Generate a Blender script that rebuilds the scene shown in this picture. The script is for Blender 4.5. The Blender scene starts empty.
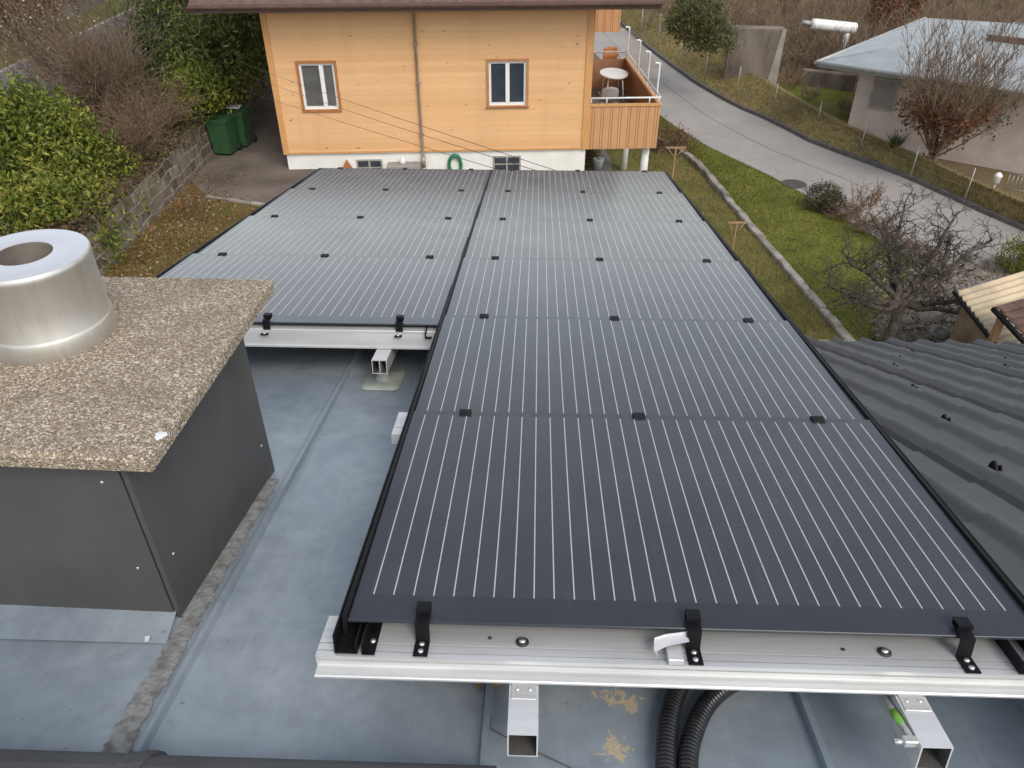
import bpy, math, random
from math import sin, cos, pi, radians as R
from mathutils import Vector as V, Matrix as MX

sc = bpy.context.scene
COL = sc.collection
CH = 7.35                                   # camera height over the driveway
FPX = 775.0
PITCH = R(35.6127)
# ------------------------------------------------------------------ frames
RM = MX(((0.99943, 0.03329, 0.0047), (-0.03359, 0.98246, 0.18341), (0.00149, -0.18346, 0.98303)))
RO = V((-0.31012, 0.98096, CH - 1.21773))   # roof frame: u across, v down the slope, h off the glass
RF = MX.Translation(RO) @ RM.to_4x4()
WF = MX.Identity(4)

def ray(px, py):
    a, b = (px - 512) / FPX, -(py - 384) / FPX
    return V((a, cos(PITCH) + b * sin(PITCH), -sin(PITCH) + b * cos(PITCH)))
CAM = V((0, 0, CH))
def at_z(px, py, z):
    d = ray(px, py); return CAM + d * ((z - CH) / d.z)
def at_y(px, py, y):
    d = ray(px, py); return CAM + d * (y / d.y)
def on_roof(px, py, h):
    inv = RF.inverted(); c = inv @ CAM; d = inv.to_3x3() @ ray(px, py)
    return c + d * ((h - c.z) / d.z)

# ------------------------------------------------------------------ mesh builder
class MB:
    def __init__(s): s.v = []; s.f = []; s.m = []; s.sm = []
    def add(s, vs, fs, mi=0, smooth=False):
        o = len(s.v); s.v += [tuple(p) for p in vs]
        for f in fs: s.f.append(tuple(i + o for i in f)); s.m.append(mi); s.sm.append(smooth)
        return s
    def box(s, x0, x1, y0, y1, z0, z1, mi=0, bev=0, T=None):
        if bev:
            b = min(bev, (x1-x0)*.45, (y1-y0)*.45, (z1-z0)*.45)
            vs = []; idx = {}
            for i, X in enumerate((x0, x1)):
                for j, Y in enumerate((y0, y1)):
                    for k, Z in enumerate((z0, z1)):
                        sx, sy, sz = (1, -1)[i], (1, -1)[j], (1, -1)[k]
                        idx[i, j, k] = len(vs)
                        vs += [V((X, Y+sy*b, Z+sz*b)), V((X+sx*b, Y, Z+sz*b)), V((X+sx*b, Y+sy*b, Z))]
            g = lambda i, j, k, a: idx[i, j, k] + a
            fs = []
            for i in (0, 1):
                q = [g(i,0,0,0), g(i,1,0,0), g(i,1,1,0), g(i,0,1,0)]; fs.append(q if i else q[::-1])
                q = [g(0,i,0,1), g(1,i,0,1), g(1,i,1,1), g(0,i,1,1)]; fs.append(q[::-1] if i else q)
                q = [g(0,0,i,2), g(1,0,i,2), g(1,1,i,2), g(0,1,i,2)]; fs.append(q if i else q[::-1])
            for a in (0, 1):
                for c in (0, 1):
                    q = [g(a,c,0,0), g(a,c,1,0), g(a,c,1,1), g(a,c,0,1)]; fs.append(q if a ^ c else q[::-1])
                    q = [g(a,0,c,0), g(a,1,c,0), g(a,1,c,2), g(a,0,c,2)]; fs.append(q[::-1] if a ^ c else q)
                    q = [g(0,a,c,1), g(1,a,c,1), g(1,a,c,2), g(0,a,c,2)]; fs.append(q if a ^ c else q[::-1])
            for (i, j, k) in idx:
                q = [g(i,j,k,0), g(i,j,k,1), g(i,j,k,2)]; fs.append(q if (i+j+k) % 2 else q[::-1])
        else:
            vs = [V((x, y, z)) for z in (z0, z1) for y in (y0, y1) for x in (x0, x1)]
            fs = [(0,2,3,1), (4,5,7,6), (0,1,5,4), (2,6,7,3), (0,4,6,2), (1,3,7,5)]
        if T: vs = [T @ p for p in vs]
        return s.add(vs, fs, mi)
    def prism(s, pts, axis, a0, a1, mi=0, T=None, smooth=False):
        """closed 2-D outline swept along an axis ('x','y','z')"""
        n = len(pts)
        def mk(p, a):
            return {'x': V((a, p[0], p[1])), 'y': V((p[0], a, p[1])), 'z': V((p[0], p[1], a))}[axis]
        vs = [mk(p, a0) for p in pts] + [mk(p, a1) for p in pts]
        if T: vs = [T @ p for p in vs]
        fs = [(i, (i+1) % n, n+(i+1) % n, n+i) for i in range(n)]
        s.add(vs, fs, mi, smooth)
        o = len(s.v) - 2*n
        s.f.append(tuple(o+i for i in range(n))[::-1]); s.m.append(mi); s.sm.append(False)
        s.f.append(tuple(o+n+i for i in range(n))); s.m.append(mi); s.sm.append(False)
        return s
    def tube(s, path, r, n=8, mi=0, cap=True, smooth=True):
        path = [V(p) for p in path]
        rs = r if isinstance(r, (list, tuple)) else [r] * len(path)
        vs = []; up = None
        for i, p in enumerate(path):
            t = (path[min(i+1, len(path)-1)] - path[max(i-1, 0)])
            t = t.normalized() if t.length > 1e-9 else V((0, 0, 1))
            if up is None:
                up = t.orthogonal().normalized()
            else:
                up = (up - t * up.dot(t))
                up = up.normalized() if up.length > 1e-6 else t.orthogonal().normalized()
            w = t.cross(up)
            for k in range(n):
                a = 2*pi*k/n
                vs.append(p + (up*cos(a) + w*sin(a)) * rs[i])
        fs = [(i*n+k, i*n+(k+1) % n, (i+1)*n+(k+1) % n, (i+1)*n+k) for i in range(len(path)-1) for k in range(n)]
        s.add(vs, fs, mi, smooth)
        if cap:
            o = len(s.v) - len(vs)
            s.f.append(tuple(o+k for k in range(n))[::-1]); s.m.append(mi); s.sm.append(False)
            s.f.append(tuple(len(s.v)-n+k for k in range(n))); s.m.append(mi); s.sm.append(False)
        return s
    def lathe(s, prof, n=32, mi=0, T=None, smooth=True):
        vs = []
        for (r, z) in prof:
            for k in range(n): vs.append(V((r*cos(2*pi*k/n), r*sin(2*pi*k/n), z)))
        if T: vs = [T @ p for p in vs]
        fs = [(i*n+k, i*n+(k+1) % n, (i+1)*n+(k+1) % n, (i+1)*n+k) for i in range(len(prof)-1) for k in range(n)]
        return s.add(vs, fs, mi, smooth)
    def leaf(s, p, L, W, rnd, mi=0, upb=0.3):
        d = V((rnd.gauss(0,1), rnd.gauss(0,1), rnd.gauss(0,1)+upb)).normalized()
        w = d.orthogonal().normalized()
        w = (MX.Rotation(rnd.uniform(0, 2*pi), 3, d) @ w) * W * .5
        nn = d.cross(w).normalized() * L * .12
        s.add([p, p+d*L*.5+w+nn, p+d*L, p+d*L*.5-w+nn], [(0,1,2), (0,2,3)], mi)

ORG = {}
def frame_of(o):
    return ORG[o.name]
def link(o): COL.objects.link(o); return o
def setp(o, label=None, cat=None, group=None, kind=None):
    if label: o['label'] = label
    if cat: o['category'] = cat
    if group: o['group'] = group
    if kind: o['kind'] = kind
    return o
def thing(name, label, cat, org, F=None, group=None):
    F = F or WF
    o = link(bpy.data.objects.new(name, None)); o.empty_display_size = .1
    o.matrix_world = F @ MX.Translation(V(org)); ORG[o.name] = V(org)
    return setp(o, label, cat, group)
def mesh(name, mb, mats, org, autosmooth=None):
    me = bpy.data.meshes.new(name)
    org = V(org)
    me.from_pydata([(p[0]-org.x, p[1]-org.y, p[2]-org.z) for p in mb.v], [], mb.f)
    mats = mats if isinstance(mats, (list, tuple)) else [mats]
    for m in mats: me.materials.append(m)
    me.polygons.foreach_set('material_index', mb.m)
    me.polygons.foreach_set('use_smooth', mb.sm)
    me.update()
    return me
def part(name, mb, mats, parent, label=None, bevel=0):
    o = link(bpy.data.objects.new(name, mesh(name, mb, mats, frame_of(parent))))
    o.parent = parent; ORG[o.name] = frame_of(parent)
    if label: o['label'] = label
    if bevel:
        b = o.modifiers.new('b', 'BEVEL'); b.width = bevel; b.segments = 2; b.limit_method = 'ANGLE'
    return o
def solo(name, mb, mats, label, cat, org, F=None, group=None):
    o = link(bpy.data.objects.new(name, mesh(name, mb, mats, org)))
    o.matrix_world = (F or WF) @ MX.Translation(V(org)); ORG[o.name] = V(org)
    return setp(o, label, cat, group)
def struct(name, mb, mats, kind='structure', F=None):
    o = link(bpy.data.objects.new(name, mesh(name, mb, mats, (0,0,0))))
    o.matrix_world = F or WF; ORG[o.name] = V((0,0,0))
    o['kind'] = kind; return o
def copy_tree(o, parent=None):
    c = o.copy(); link(c)
    ORG[c.name] = ORG.get(o.name, V((0,0,0)))
    if parent: c.parent = parent
    for ch in list(o.children): copy_tree(ch, c)
    return c

# ------------------------------------------------------------------ materials
def mat(name):
    m = bpy.data.materials.new(name); m.use_nodes = True
    nt = m.node_tree; nt.nodes.clear()
    o = nt.nodes.new('ShaderNodeOutputMaterial'); b = nt.nodes.new('ShaderNodeBsdfPrincipled')
    nt.links.new(b.outputs[0], o.inputs[0])
    return m, nt, b
class N:
    def __init__(s, nt): s.nt = nt
    def n(s, t, **k):
        x = s.nt.nodes.new('ShaderNode'+t)
        for a, b in k.items(): setattr(x, a, b)
        return x
    def set(s, inp, val):
        if isinstance(val, bpy.types.NodeSocket): s.nt.links.new(val, inp)
        elif isinstance(val, (tuple, list)) and inp.type == 'RGBA': inp.default_value = (*val[:3], 1)
        else: inp.default_value = val
    def coord(s, which='Object', scale=None, rot=None):
        c = s.n('TexCoord').outputs[which]
        if scale or rot:
            mp = s.n('Mapping'); s.nt.links.new(c, mp.inputs[0])
            if scale: mp.inputs['Scale'].default_value = scale
            if rot: mp.inputs['Rotation'].default_value = rot
            return mp.outputs[0]
        return c
    def noise(s, vec, scale, detail=4, rough=.55, dist=0):
        x = s.n('TexNoise'); s.nt.links.new(vec, x.inputs['Vector'])
        x.inputs['Scale'].default_value = scale; x.inputs['Detail'].default_value = detail
        x.inputs['Roughness'].default_value = rough; x.inputs['Distortion'].default_value = dist
        return x.outputs['Fac']
    def ramp(s, fac, stops, const=False):
        x = s.n('ValToRGB'); s.nt.links.new(fac, x.inputs[0]); e = x.color_ramp.elements
        if const: x.color_ramp.interpolation = 'CONSTANT'
        while len(e) < len(stops): e.new(.5)
        for i, (p, c) in enumerate(stops):
            e[i].position = p; e[i].color = (*(c if isinstance(c, (tuple, list)) else (c, c, c)), 1)
        return x.outputs[0]
    def mix(s, fac, a, b, mode='MIX'):
        x = s.n('MixRGB', blend_type=mode); s.set(x.inputs[0], fac); s.set(x.inputs[1], a); s.set(x.inputs[2], b)
        return x.outputs[0]
    def math(s, op, a, b=None, c=None, clamp=False):
        x = s.n('Math', operation=op, use_clamp=clamp); s.set(x.inputs[0], a)
        if b is not None: s.set(x.inputs[1], b)
        if c is not None: s.set(x.inputs[2], c)
        return x.outputs[0]
    def xyz(s, vec):
        x = s.n('SeparateXYZ'); s.nt.links.new(vec, x.inputs[0]); return x.outputs
    def bump(s, h, strength=.3, dist=.01):
        x = s.n('Bump'); s.nt.links.new(h, x.inputs['Height'])
        x.inputs['Strength'].default_value = strength; x.inputs['Distance'].default_value = dist
        return x.outputs[0]
def P(b, nt, **k):
    h = N(nt)
    nm = {'col': 'Base Color', 'rough': 'Roughness', 'metal': 'Metallic', 'normal': 'Normal', 'spec': 'Specular IOR Level',
          'trans': 'Transmission Weight', 'alpha': 'Alpha', 'coat': 'Coat Weight'}
    for a, v in k.items(): h.set(b.inputs[nm[a]], v)
def simple(name, c1, c2=None, scale=8, rough=.6, metal=0, bump=0, bscale=None, detail=5, stretch=None, spec=.5, lo=.35, hi=.65, which='Object', bdist=.01):
    m, nt, b = mat(name); h = N(nt)
    vec = h.coord(which, scale=stretch)
    if c2 is None: c2 = tuple(x*.8 for x in c1)
    f = h.noise(vec, scale, detail)
    col = h.ramp(f, [(lo, c1), (hi, c2)])
    P(b, nt, col=col, rough=rough, metal=metal, spec=spec)
    if bump:
        P(b, nt, normal=h.bump(h.noise(vec, bscale or scale*4, 4), bump, bdist))
    return m

# zinc sheet roof, with dirt and a few patches of old paint
def zinc():
    m, nt, b = mat('zinc_sheet'); h = N(nt); c = h.coord()
    big = h.noise(c, 2.2, 6, .6); fine = h.noise(c, 14, 6, .7); streak = h.noise(h.coord(scale=(9, 1.2, 1)), 3, 4)
    col = h.ramp(big, [(.28, (.235, .288, .338)), (.5, (.305, .358, .402)), (.74, (.42, .465, .50))])
    col = h.mix(h.ramp(fine, [(.4, 0.0), (.75, .45)]), col, (.145, .175, .20))
    col = h.mix(h.ramp(streak, [(.55, 0.0), (.8, .35)]), col, (.40, .44, .46))
    sm = h.noise(c, 38, 3, .6)
    col = h.mix(h.ramp(sm, [(.70, 0.0), (.76, .55)]), col, (.10, .11, .115))
    # old cream paint splashes
    P3 = h.n('Vector' + 'Math', operation='MULTIPLY'); nt.links.new(c, P3.inputs[0]); P3.inputs[1].default_value = (1, 1, 0)
    tot = None
    for (x, y, r) in ((.510, -.118, .034), (.556, -.006, .024), (.517, .004, .022), (.49, .015, .014), (.535, .02, .016)):
        d = h.n('VectorMath', operation='DISTANCE'); nt.links.new(P3.outputs[0], d.inputs[0]); d.inputs[1].default_value = (x, y, 0)
        k = h.math('SUBTRACT', 1, h.math('DIVIDE', d.outputs['Value'], r * 1.45), clamp=True)
        tot = k if tot is None else h.math('MAXIMUM', tot, k)
    nn = h.noise(c, 62, 6, .7)
    mask = h.math('GREATER_THAN', h.math('ADD', h.math('MULTIPLY', tot, .62), h.math('MULTIPLY', h.math('SUBTRACT', nn, .5), 2.4)), .36)
    mask = h.math('MULTIPLY', mask, h.math('GREATER_THAN', tot, .02))
    col = h.mix(mask, col, h.ramp(h.noise(c, 140, 4, .7), [(.35, (.50, .41, .28)), (.65, (.68, .58, .42))]))
    P(b, nt, col=col, rough=h.ramp(big, [(.3, .42), (.7, .6)]), metal=.25, normal=h.bump(h.noise(c, 5, 4), .25, .012))
    return m
M = {}
M['zinc'] = zinc()
M['alu'] = simple('brushed_aluminium', (.70, .70, .692), (.58, .58, .572), 3, rough=.42, metal=.45, stretch=(1, 8, 8), bump=.05)
M['alu_dull'] = simple('mill_aluminium', (.62, .61, .59), (.47, .46, .44), 4, rough=.45, metal=.6, stretch=(1, 10, 10))
M['steel'] = simple('bright_steel', (.75, .75, .75), (.6, .6, .6), 20, rough=.28, metal=.9)
M['black'] = simple('black_coated_metal', (.006, .006, .007), (.011, .011, .012), 30, rough=.55, spec=.15)
M['rubber'] = simple('black_rubber', (.015, .015, .016), (.03, .03, .03), 40, rough=.6)
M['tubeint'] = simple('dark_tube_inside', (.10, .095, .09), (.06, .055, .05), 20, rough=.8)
M['pad'] = simple('grey_green_flashing', (.38, .40, .36), (.30, .32, .29), 12, rough=.5, bump=.1)
M['conduit'] = simple('black_conduit_plastic', (.012, .012, .014), (.022, .022, .024), 30, rough=.3)
M['white_metal'] = simple('white_painted_metal', (.78, .79, .78), (.68, .69, .69), 6, rough=.4)
M['green_sleeve'] = simple('green_yellow_sleeve', (.10, .35, .04), (.25, .42, .06), 60, rough=.4)
M['foil'] = simple('white_scrap', (.8, .8, .8), (.6, .6, .62), 40, rough=.4)
M['scrap'] = simple('brown_wood_scrap', (.32, .20, .09), (.18, .11, .05), 30, rough=.8, bump=.4)

def panel_mat():
    m, nt, b = mat('solar_glass_with_busbars'); h = N(nt)
    c = h.coord(); x, y, z = h.xyz(c)
    # object origin at the near left corner; 33 lines across 1.30 m, margins at both ends
    pitch = 1.228 / 31
    t = h.math('DIVIDE', h.math('SUBTRACT', x, .036), pitch)
    fr = h.math('ABSOLUTE', h.math('SUBTRACT', t, h.math('ROUND', t)))
    line = h.math('LESS_THAN', fr, .031)
    inx = h.math('MULTIPLY', h.math('GREATER_THAN', x, .03), h.math('LESS_THAN', x, 1.27))
    iny = h.math('MULTIPLY', h.math('GREATER_THAN', y, .072), h.math('LESS_THAN', y, .838))
    line = h.math('MULTIPLY', line, h.math('MULTIPLY', inx, iny))
    # tiny breaks where one cell meets the next
    q = h.math('DIVIDE', h.math('SUBTRACT', y, .072), .1277)
    fq = h.math('ABSOLUTE', h.math('SUBTRACT', q, h.math('ROUND', q)))
    gap = h.math('LESS_THAN', fq, .016)
    line = h.math('MULTIPLY', line, h.math('SUBTRACT', 1, h.math('MULTIPLY', gap, .3)))
    cellx = h.math('DIVIDE', h.math('SUBTRACT', x, .036 - pitch * .5), pitch * 3)
    gx = h.math('LESS_THAN', h.math('ABSOLUTE', h.math('SUBTRACT', cellx, h.math('ROUND', cellx))), .012)
    seam = h.math('MULTIPLY', gap, h.math('MULTIPLY', inx, iny))
    ox = h.n('ObjectInfo').outputs['Random']
    sp = h.noise(c, 420, 2, .6)
    base = h.ramp(sp, [(.3, (.031, .035, .040)), (.7, (.055, .061, .069))])
    base = h.mix(h.math('MULTIPLY', seam, .18), base, (.03, .03, .034))
    inside = h.math('MULTIPLY', inx, iny)
    base = h.mix(inside, (.034, .039, .048), base)
    dust = h.noise(c, 3.5, 6, .65)
    ob = h.n('ObjectInfo').outputs['Random']
    off_ = h.n('VectorMath', operation='ADD'); nt.links.new(c, off_.inputs[0]); cv = h.n('CombineXYZ'); nt.links.new(h.math('MULTIPLY', ob, 30), cv.inputs[2]); nt.links.new(cv.outputs[0], off_.inputs[1])
    dust2 = h.noise(off_.outputs[0], 2.0, 7, .7)
    base = h.mix(h.ramp(dust2, [(.45, 0.0), (.8, .12)]), base, (.20, .19, .18))
    runs = h.noise(h.coord(scale=(22, 1.4, 1)), 2.0, 4, .6)
    base = h.mix(h.ramp(runs, [(.6, 0.0), (.85, .10)]), base, (.20, .195, .19))
    col = h.mix(h.math('MULTIPLY', line, .78), base, (.54, .57, .58))
    rr = h.math('ADD', h.ramp(dust, [(.3, .13), (.8, .20)]), h.math('MULTIPLY', line, .05))
    P(b, nt, col=col, rough=rr, spec=.24, normal=h.bump(h.noise(c, 260, 2), .05, .001))
    return m
M['panel'] = panel_mat()

def cladding():
    m, nt, b = mat('anthracite_fibre_cement'); h = N(nt); c = h.coord()
    f = h.noise(c, 5, 6, .6); g = h.noise(c, 160, 3); s = h.noise(h.coord(scale=(1, 1, 1)), 26, 2)
    col = h.ramp(f, [(.3, (.060, .058, .055)), (.7, (.078, .075, .071))])
    col = h.mix(h.ramp(g, [(.5, 0.0), (.8, .25)]), col, (.11, .11, .11))
    col = h.mix(h.ramp(s, [(.76, 0.0), (.79, .6)]), col, (.2, .2, .19))
    run = h.noise(h.coord(scale=(16, 16, .8)), 1.6, 5, .6)
    col = h.mix(h.ramp(run, [(.55, 0.0), (.9, .16)]), col, (.14, .135, .125))
    low = h.noise(h.coord(scale=(3, 3, 3)), 1.1, 6, .7)
    col = h.mix(h.ramp(low, [(.5, 0.0), (.75, .25)]), col, (.05, .048, .045))
    P(b, nt, col=col, rough=h.ramp(f, [(.3, .42), (.7, .6)]), normal=h.bump(h.noise(c, 1.6, 2), .12, .02))
    return m
M['clad'] = cladding()

def exposed_aggregate():
    m, nt, b = mat('washed_gravel_concrete'); h = N(nt); c = h.coord()
    def vor(scale):
        x = h.n('TexVoronoi'); nt.links.new(c, x.inputs['Vector']); x.inputs['Scale'].default_value = scale; return x
    v1 = vor(225); v2 = vor(470)
    sep = h.n('SeparateColor'); nt.links.new(v1.outputs['Color'], sep.inputs[0])
    col = h.ramp(sep.outputs[0], [(0, (.07, .05, .035)), (.2, (.28, .215, .15)), (.45, (.44, .365, .28)), (.65, (.20, .155, .11)), (.82, (.60, .56, .50)), (.96, (.80, .78, .74))])
    sep2 = h.n('SeparateColor'); nt.links.new(v2.outputs['Color'], sep2.inputs[0])
    col2 = h.ramp(sep2.outputs[0], [(0, (.14, .10, .07)), (.5, (.38, .31, .23)), (1, (.60, .55, .47))])
    col = h.mix(.3, col, col2)
    gap = h.ramp(v1.outputs['Distance'], [(.55, 0.0), (.8, .75)])
    col = h.mix(gap, col, (.10, .075, .05))
    big = h.noise(c, 9, 6, .7)
    col = h.mix(h.ramp(big, [(.42, 0.0), (.75, .55)]), col, (.17, .135, .10))
    dk = h.noise(c, 24, 3, .6)
    col = h.mix(h.ramp(dk, [(.70, 0.0), (.76, .7)]), col, (.06, .05, .04))
    big2 = h.noise(c, 2.2, 5, .6)
    col = h.mix(h.ramp(big2, [(.45, 0.0), (.7, .35)]), col, (.15, .12, .09))
    col = h.mix(1, col, (1.0, .95, .88), 'MULTIPLY')
    hgt = h.math('SUBTRACT', h.math('MULTIPLY', big, .3), v1.outputs['Distance'])
    P(b, nt, col=col, rough=.85, normal=h.bump(hgt, .8, .005))
    return m
M['aggregate'] = exposed_aggregate()

def flue():
    m, nt, b = mat('weathered_stainless_steel'); h = N(nt); c = h.coord()
    st = h.noise(h.coord(scale=(10, 10, 1.0)), 2.5, 5, .6); f = h.noise(c, 9, 5)
    col = h.ramp(st, [(.3, (.54, .51, .45)), (.55, (.60, .575, .53)), (.75, (.51, .48, .42))])
    zz = h.xyz(c)[2]
    P(b, nt, col=col, rough=h.ramp(f, [(.3, .36), (.7, .5)]), metal=.85, normal=h.bump(f, .06, .01))
    return m
M['flue'] = flue()
M['flue_top'] = simple('brushed_steel_ring', (.74, .75, .77), (.66, .67, .69), 4, rough=.5, metal=.7)
M['soot'] = simple('sooty_liner', (.16, .135, .11), (.08, .068, .055), 12, rough=.7, metal=.2)

M['cement'] = simple('bitumen_and_grit_strip', (.25, .255, .25), (.135, .125, .115), 30, rough=.95, bump=.5, bscale=110, detail=8, lo=.42, hi=.66)
M['lead'] = simple('grey_lead_flashing', (.26, .30, .31), (.35, .38, .37), 6, rough=.5, metal=.2, bump=.15)
def tile_mat():
    m, nt, b = mat('anthracite_concrete_tile'); h = N(nt); c = h.coord()
    f = h.noise(c, 3, 7, .65); g = h.noise(c, 120, 3); s = h.noise(c, 11, 3)
    col = h.ramp(f, [(.3, (.052, .055, .060)), (.7, (.076, .079, .085))])
    col = h.mix(h.ramp(g, [(.5, 0.0), (.85, .3)]), col, (.16, .16, .16))
    col = h.mix(h.ramp(s, [(.73, 0.0), (.78, .4)]), col, (.24, .24, .23))
    P(b, nt, col=col, rough=.62, normal=h.bump(g, .12, .004))
    return m
M['tile'] = tile_mat()
M['ridge'] = simple('anthracite_ridge_tile', (.060, .061, .064), (.085, .085, .087), 7, rough=.6, bump=.15, bscale=120)
M['plaster'] = simple('pale_plaster', (.62, .60, .55), (.54, .52, .47), 3, rough=.9, bump=.1, bscale=60)

def wood_boards(name, axis, w, c1, c2, gapc, knots=True, gapm=.35):
    m, nt, b = mat(name); h = N(nt); c = h.coord(); o = h.xyz(c)
    t = h.math('DIVIDE', o[axis], w); fl = h.math('FLOOR', t); fr = h.math('SUBTRACT', t, fl)
    wn = h.n('TexWhiteNoise', noise_dimensions='1D'); nt.links.new(fl, wn.inputs['W'])
    sc_ = [14, 14, 14]; sc_[0 if axis == 2 else 2] = .7
    grain = h.noise(h.coord(scale=tuple(sc_)), 2.2, 5, .6)
    var = h.math('ADD', h.math('MULTIPLY', wn.outputs['Value'], .32), h.math('MULTIPLY', grain, .6))
    col = h.ramp(var, [(.25, c1), (.8, c2)])
    fade = h.noise(h.coord(scale=(1.2, 1.2, .10)), 1.4, 5, .6)
    col = h.mix(h.ramp(fade, [(.5, 0.0), (.8, .28)]), col, tuple(x*.68 for x in c1))
    bigv = h.noise(h.coord(scale=(.25, .25, .9)), 1.6, 4)
    col = h.mix(h.ramp(bigv, [(.4, 0.0), (.7, .35)]), col, tuple(x*.80 for x in c1))
    if knots:
        kn = h.noise(h.coord(scale=(1.6, 1.6, 3)), 3.2, 1, .4)
        col = h.mix(h.ramp(kn, [(.74, 0.0), (.775, .6)]), col, (.22, .085, .03))
    g = h.math('LESS_THAN', fr, .05)
    if not knots:
        g = h.math('MAXIMUM', g, h.math('LESS_THAN', h.math('ABSOLUTE', h.math('SUBTRACT', fr, .30)), .03))
    col = h.mix(h.math('MULTIPLY', g, gapm), col, gapc)
    P(b, nt, col=col, rough=.62, normal=h.bump(h.math('SUBTRACT', grain, h.math('MULTIPLY', g, 2.0)), .2, .006))
    return m
M['wood'] = wood_boards('honey_spruce_boards', 2, .135, (.70, .40, .185), (.79, .49, .255), (.44, .24, .10))
M['wood_v'] = wood_boards('vertical_spruce_slats', 0, .235, (.52, .27, .125), (.62, .35, .17), (.09, .04, .02), False, .85)
M['wood_trim'] = simple('orange_spruce_trim', (.62, .33, .13), (.54, .27, .10), 3, rough=.55, stretch=(6, 6, 1))
M['wood_frame'] = simple('reddish_window_casing', (.42, .17, .055), (.35, .14, .045), 4, rough=.55)
M['wood_in'] = simple('weathered_inner_boards', (.33, .175, .095), (.25, .13, .07), 3, rough=.7, stretch=(1, 6, 1))
M['wood_casing'] = simple('brown_window_casing', (.46, .24, .10), (.38, .19, .08), 4, rough=.55)
M['deck'] = simple('grey_deck_boards', (.20, .17, .15), (.13, .115, .10), 5, rough=.8)
M['white_wall'] = simple('white_rough_plaster', (.80, .79, .74), (.72, .71, .66), 2.5, rough=.9, bump=.08, bscale=40)
M['white'] = simple('white_plastic', (.80, .80, .79), (.74, .74, .73), 5, rough=.35)
M['fascia'] = simple('brown_eave_metal', (.085, .045, .035), (.12, .065, .05), 4, rough=.5)
M['roofbrown'] = simple('brown_clay_tile', (.10, .055, .045), (.16, .09, .07), 6, rough=.8, bump=.3)
M['pipe'] = simple('weathered_downpipe', (.42, .35, .29), (.32, .26, .215), 5, rough=.45, metal=.4)
def glass(name, c, rough=.05):
    m, nt, b = mat(name); h = N(nt)
    f = h.noise(h.coord(), 2.5, 3)
    P(b, nt, col=h.ramp(f, [(.3, c), (.7, tuple(x*.6 for x in c))]), rough=rough, spec=.8)
    return m
M['glass_dark'] = glass('dark_window_glass', (.045, .06, .08))
M['glass_grey'] = glass('curtained_window_glass', (.14, .14, .135), .1)
def clear_glass():
    m, nt, b = mat('clear_screen_glass'); h = N(nt)
    P(b, nt, col=(.85, .90, .90), rough=.08, alpha=.22, spec=.6); return m
M['clear'] = clear_glass()
M['chair_grey'] = simple('grey_woven_plastic', (.36, .33, .33), (.28, .26, .26), 20, rough=.6)
M['hose'] = simple('green_garden_hose', (.015, .14, .06), (.02, .20, .09), 20, rough=.4)
M['terracotta'] = simple('terracotta', (.42, .17, .07), (.34, .13, .05), 10, rough=.8)
M['concrete'] = simple('pale_concrete', (.36, .34, .31), (.25, .235, .21), 3, rough=.9, bump=.2, bscale=50, detail=8)
M['old_concrete'] = simple('stained_concrete', (.22, .185, .150), (.085, .068, .055), 1.6, rough=.95, bump=.3, bscale=30, detail=8, stretch=(1, 1, .35))
M['edging'] = simple('mossy_edging_stone', (.38, .35, .31), (.17, .155, .125), 2.4, rough=.95, bump=.4, bscale=30, detail=8)
M['bin'] = simple('dark_green_bin_plastic', (.026, .080, .032), (.036, .100, .040), 8, rough=.5)
M['paper'] = simple('white_paper', (.75, .76, .76), (.6, .62, .62), 12, rough=.7)
M['wire'] = simple('dark_cable', (.075, .055, .04), (.11, .08, .06), 10, rough=.6)
M['bark_grey'] = simple('lichen_grey_bark', (.115, .097, .072), (.040, .031, .023), 12, rough=.95, bump=.5, bscale=40, detail=8)
M['bark_brown'] = simple('brown_twigs', (.26, .19, .125), (.14, .10, .068), 3, rough=.95)
M['bark_red'] = simple('reddish_twigs', (.27, .19, .12), (.15, .105, .068), 3, rough=.95)
M['bark_pale'] = simple('pale_dry_stems', (.30, .21, .13), (.19, .13, .085), 3, rough=.95)

def leafmat(name, stops, rough=.5, trans=True):
    m, nt, b = mat(name); h = N(nt)
    g = h.n('NewGeometry').outputs['Random Per Island']
    big = h.noise(h.coord('Object'), .9, 2)
    f = h.math('ADD', h.math('MULTIPLY', g, .75), h.math('SUBTRACT', big, .38), clamp=True)
    col = h.ramp(f, stops)
    P(b, nt, col=col, rough=rough, spec=.35)
    if trans:
        tr = h.n('BsdfTranslucent'); nt.links.new(col, tr.inputs[0])
        mx = h.n('MixShader'); mx.inputs[0].default_value = .25
        nt.links.new(b.outputs[0], mx.inputs[1]); nt.links.new(tr.outputs[0], mx.inputs[2])
        nt.links.new(mx.outputs[0], [n for n in nt.nodes if n.type == 'OUTPUT_MATERIAL'][0].inputs[0])
    return m
M['laurel'] = leafmat('laurel_leaves', [(0, (.045, .075, .014)), (.35, (.115, .155, .024)), (.65, (.21, .235, .036)), (.88, (.34, .32, .06)), (1, (.40, .27, .08))])
M['dark_leaf'] = leafmat('dark_evergreen_leaves', [(0, (.028, .044, .013)), (.4, (.075, .105, .024)), (.8, (.17, .19, .045)), (1, (.30, .27, .07))])
M['yew'] = leafmat('dull_green_needles', [(0, (.050, .058, .020)), (.5, (.095, .100, .034)), (1, (.17, .155, .06))])
M['ball'] = leafmat('dull_box_leaves', [(0, (.05, .05, .025)), (.5, (.085, .08, .04)), (1, (.15, .12, .07))])
M['rust'] = leafmat('rust_beech_leaves', [(0, (.075, .032, .018)), (.5, (.165, .070, .034)), (1, (.27, .125, .06))])
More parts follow.
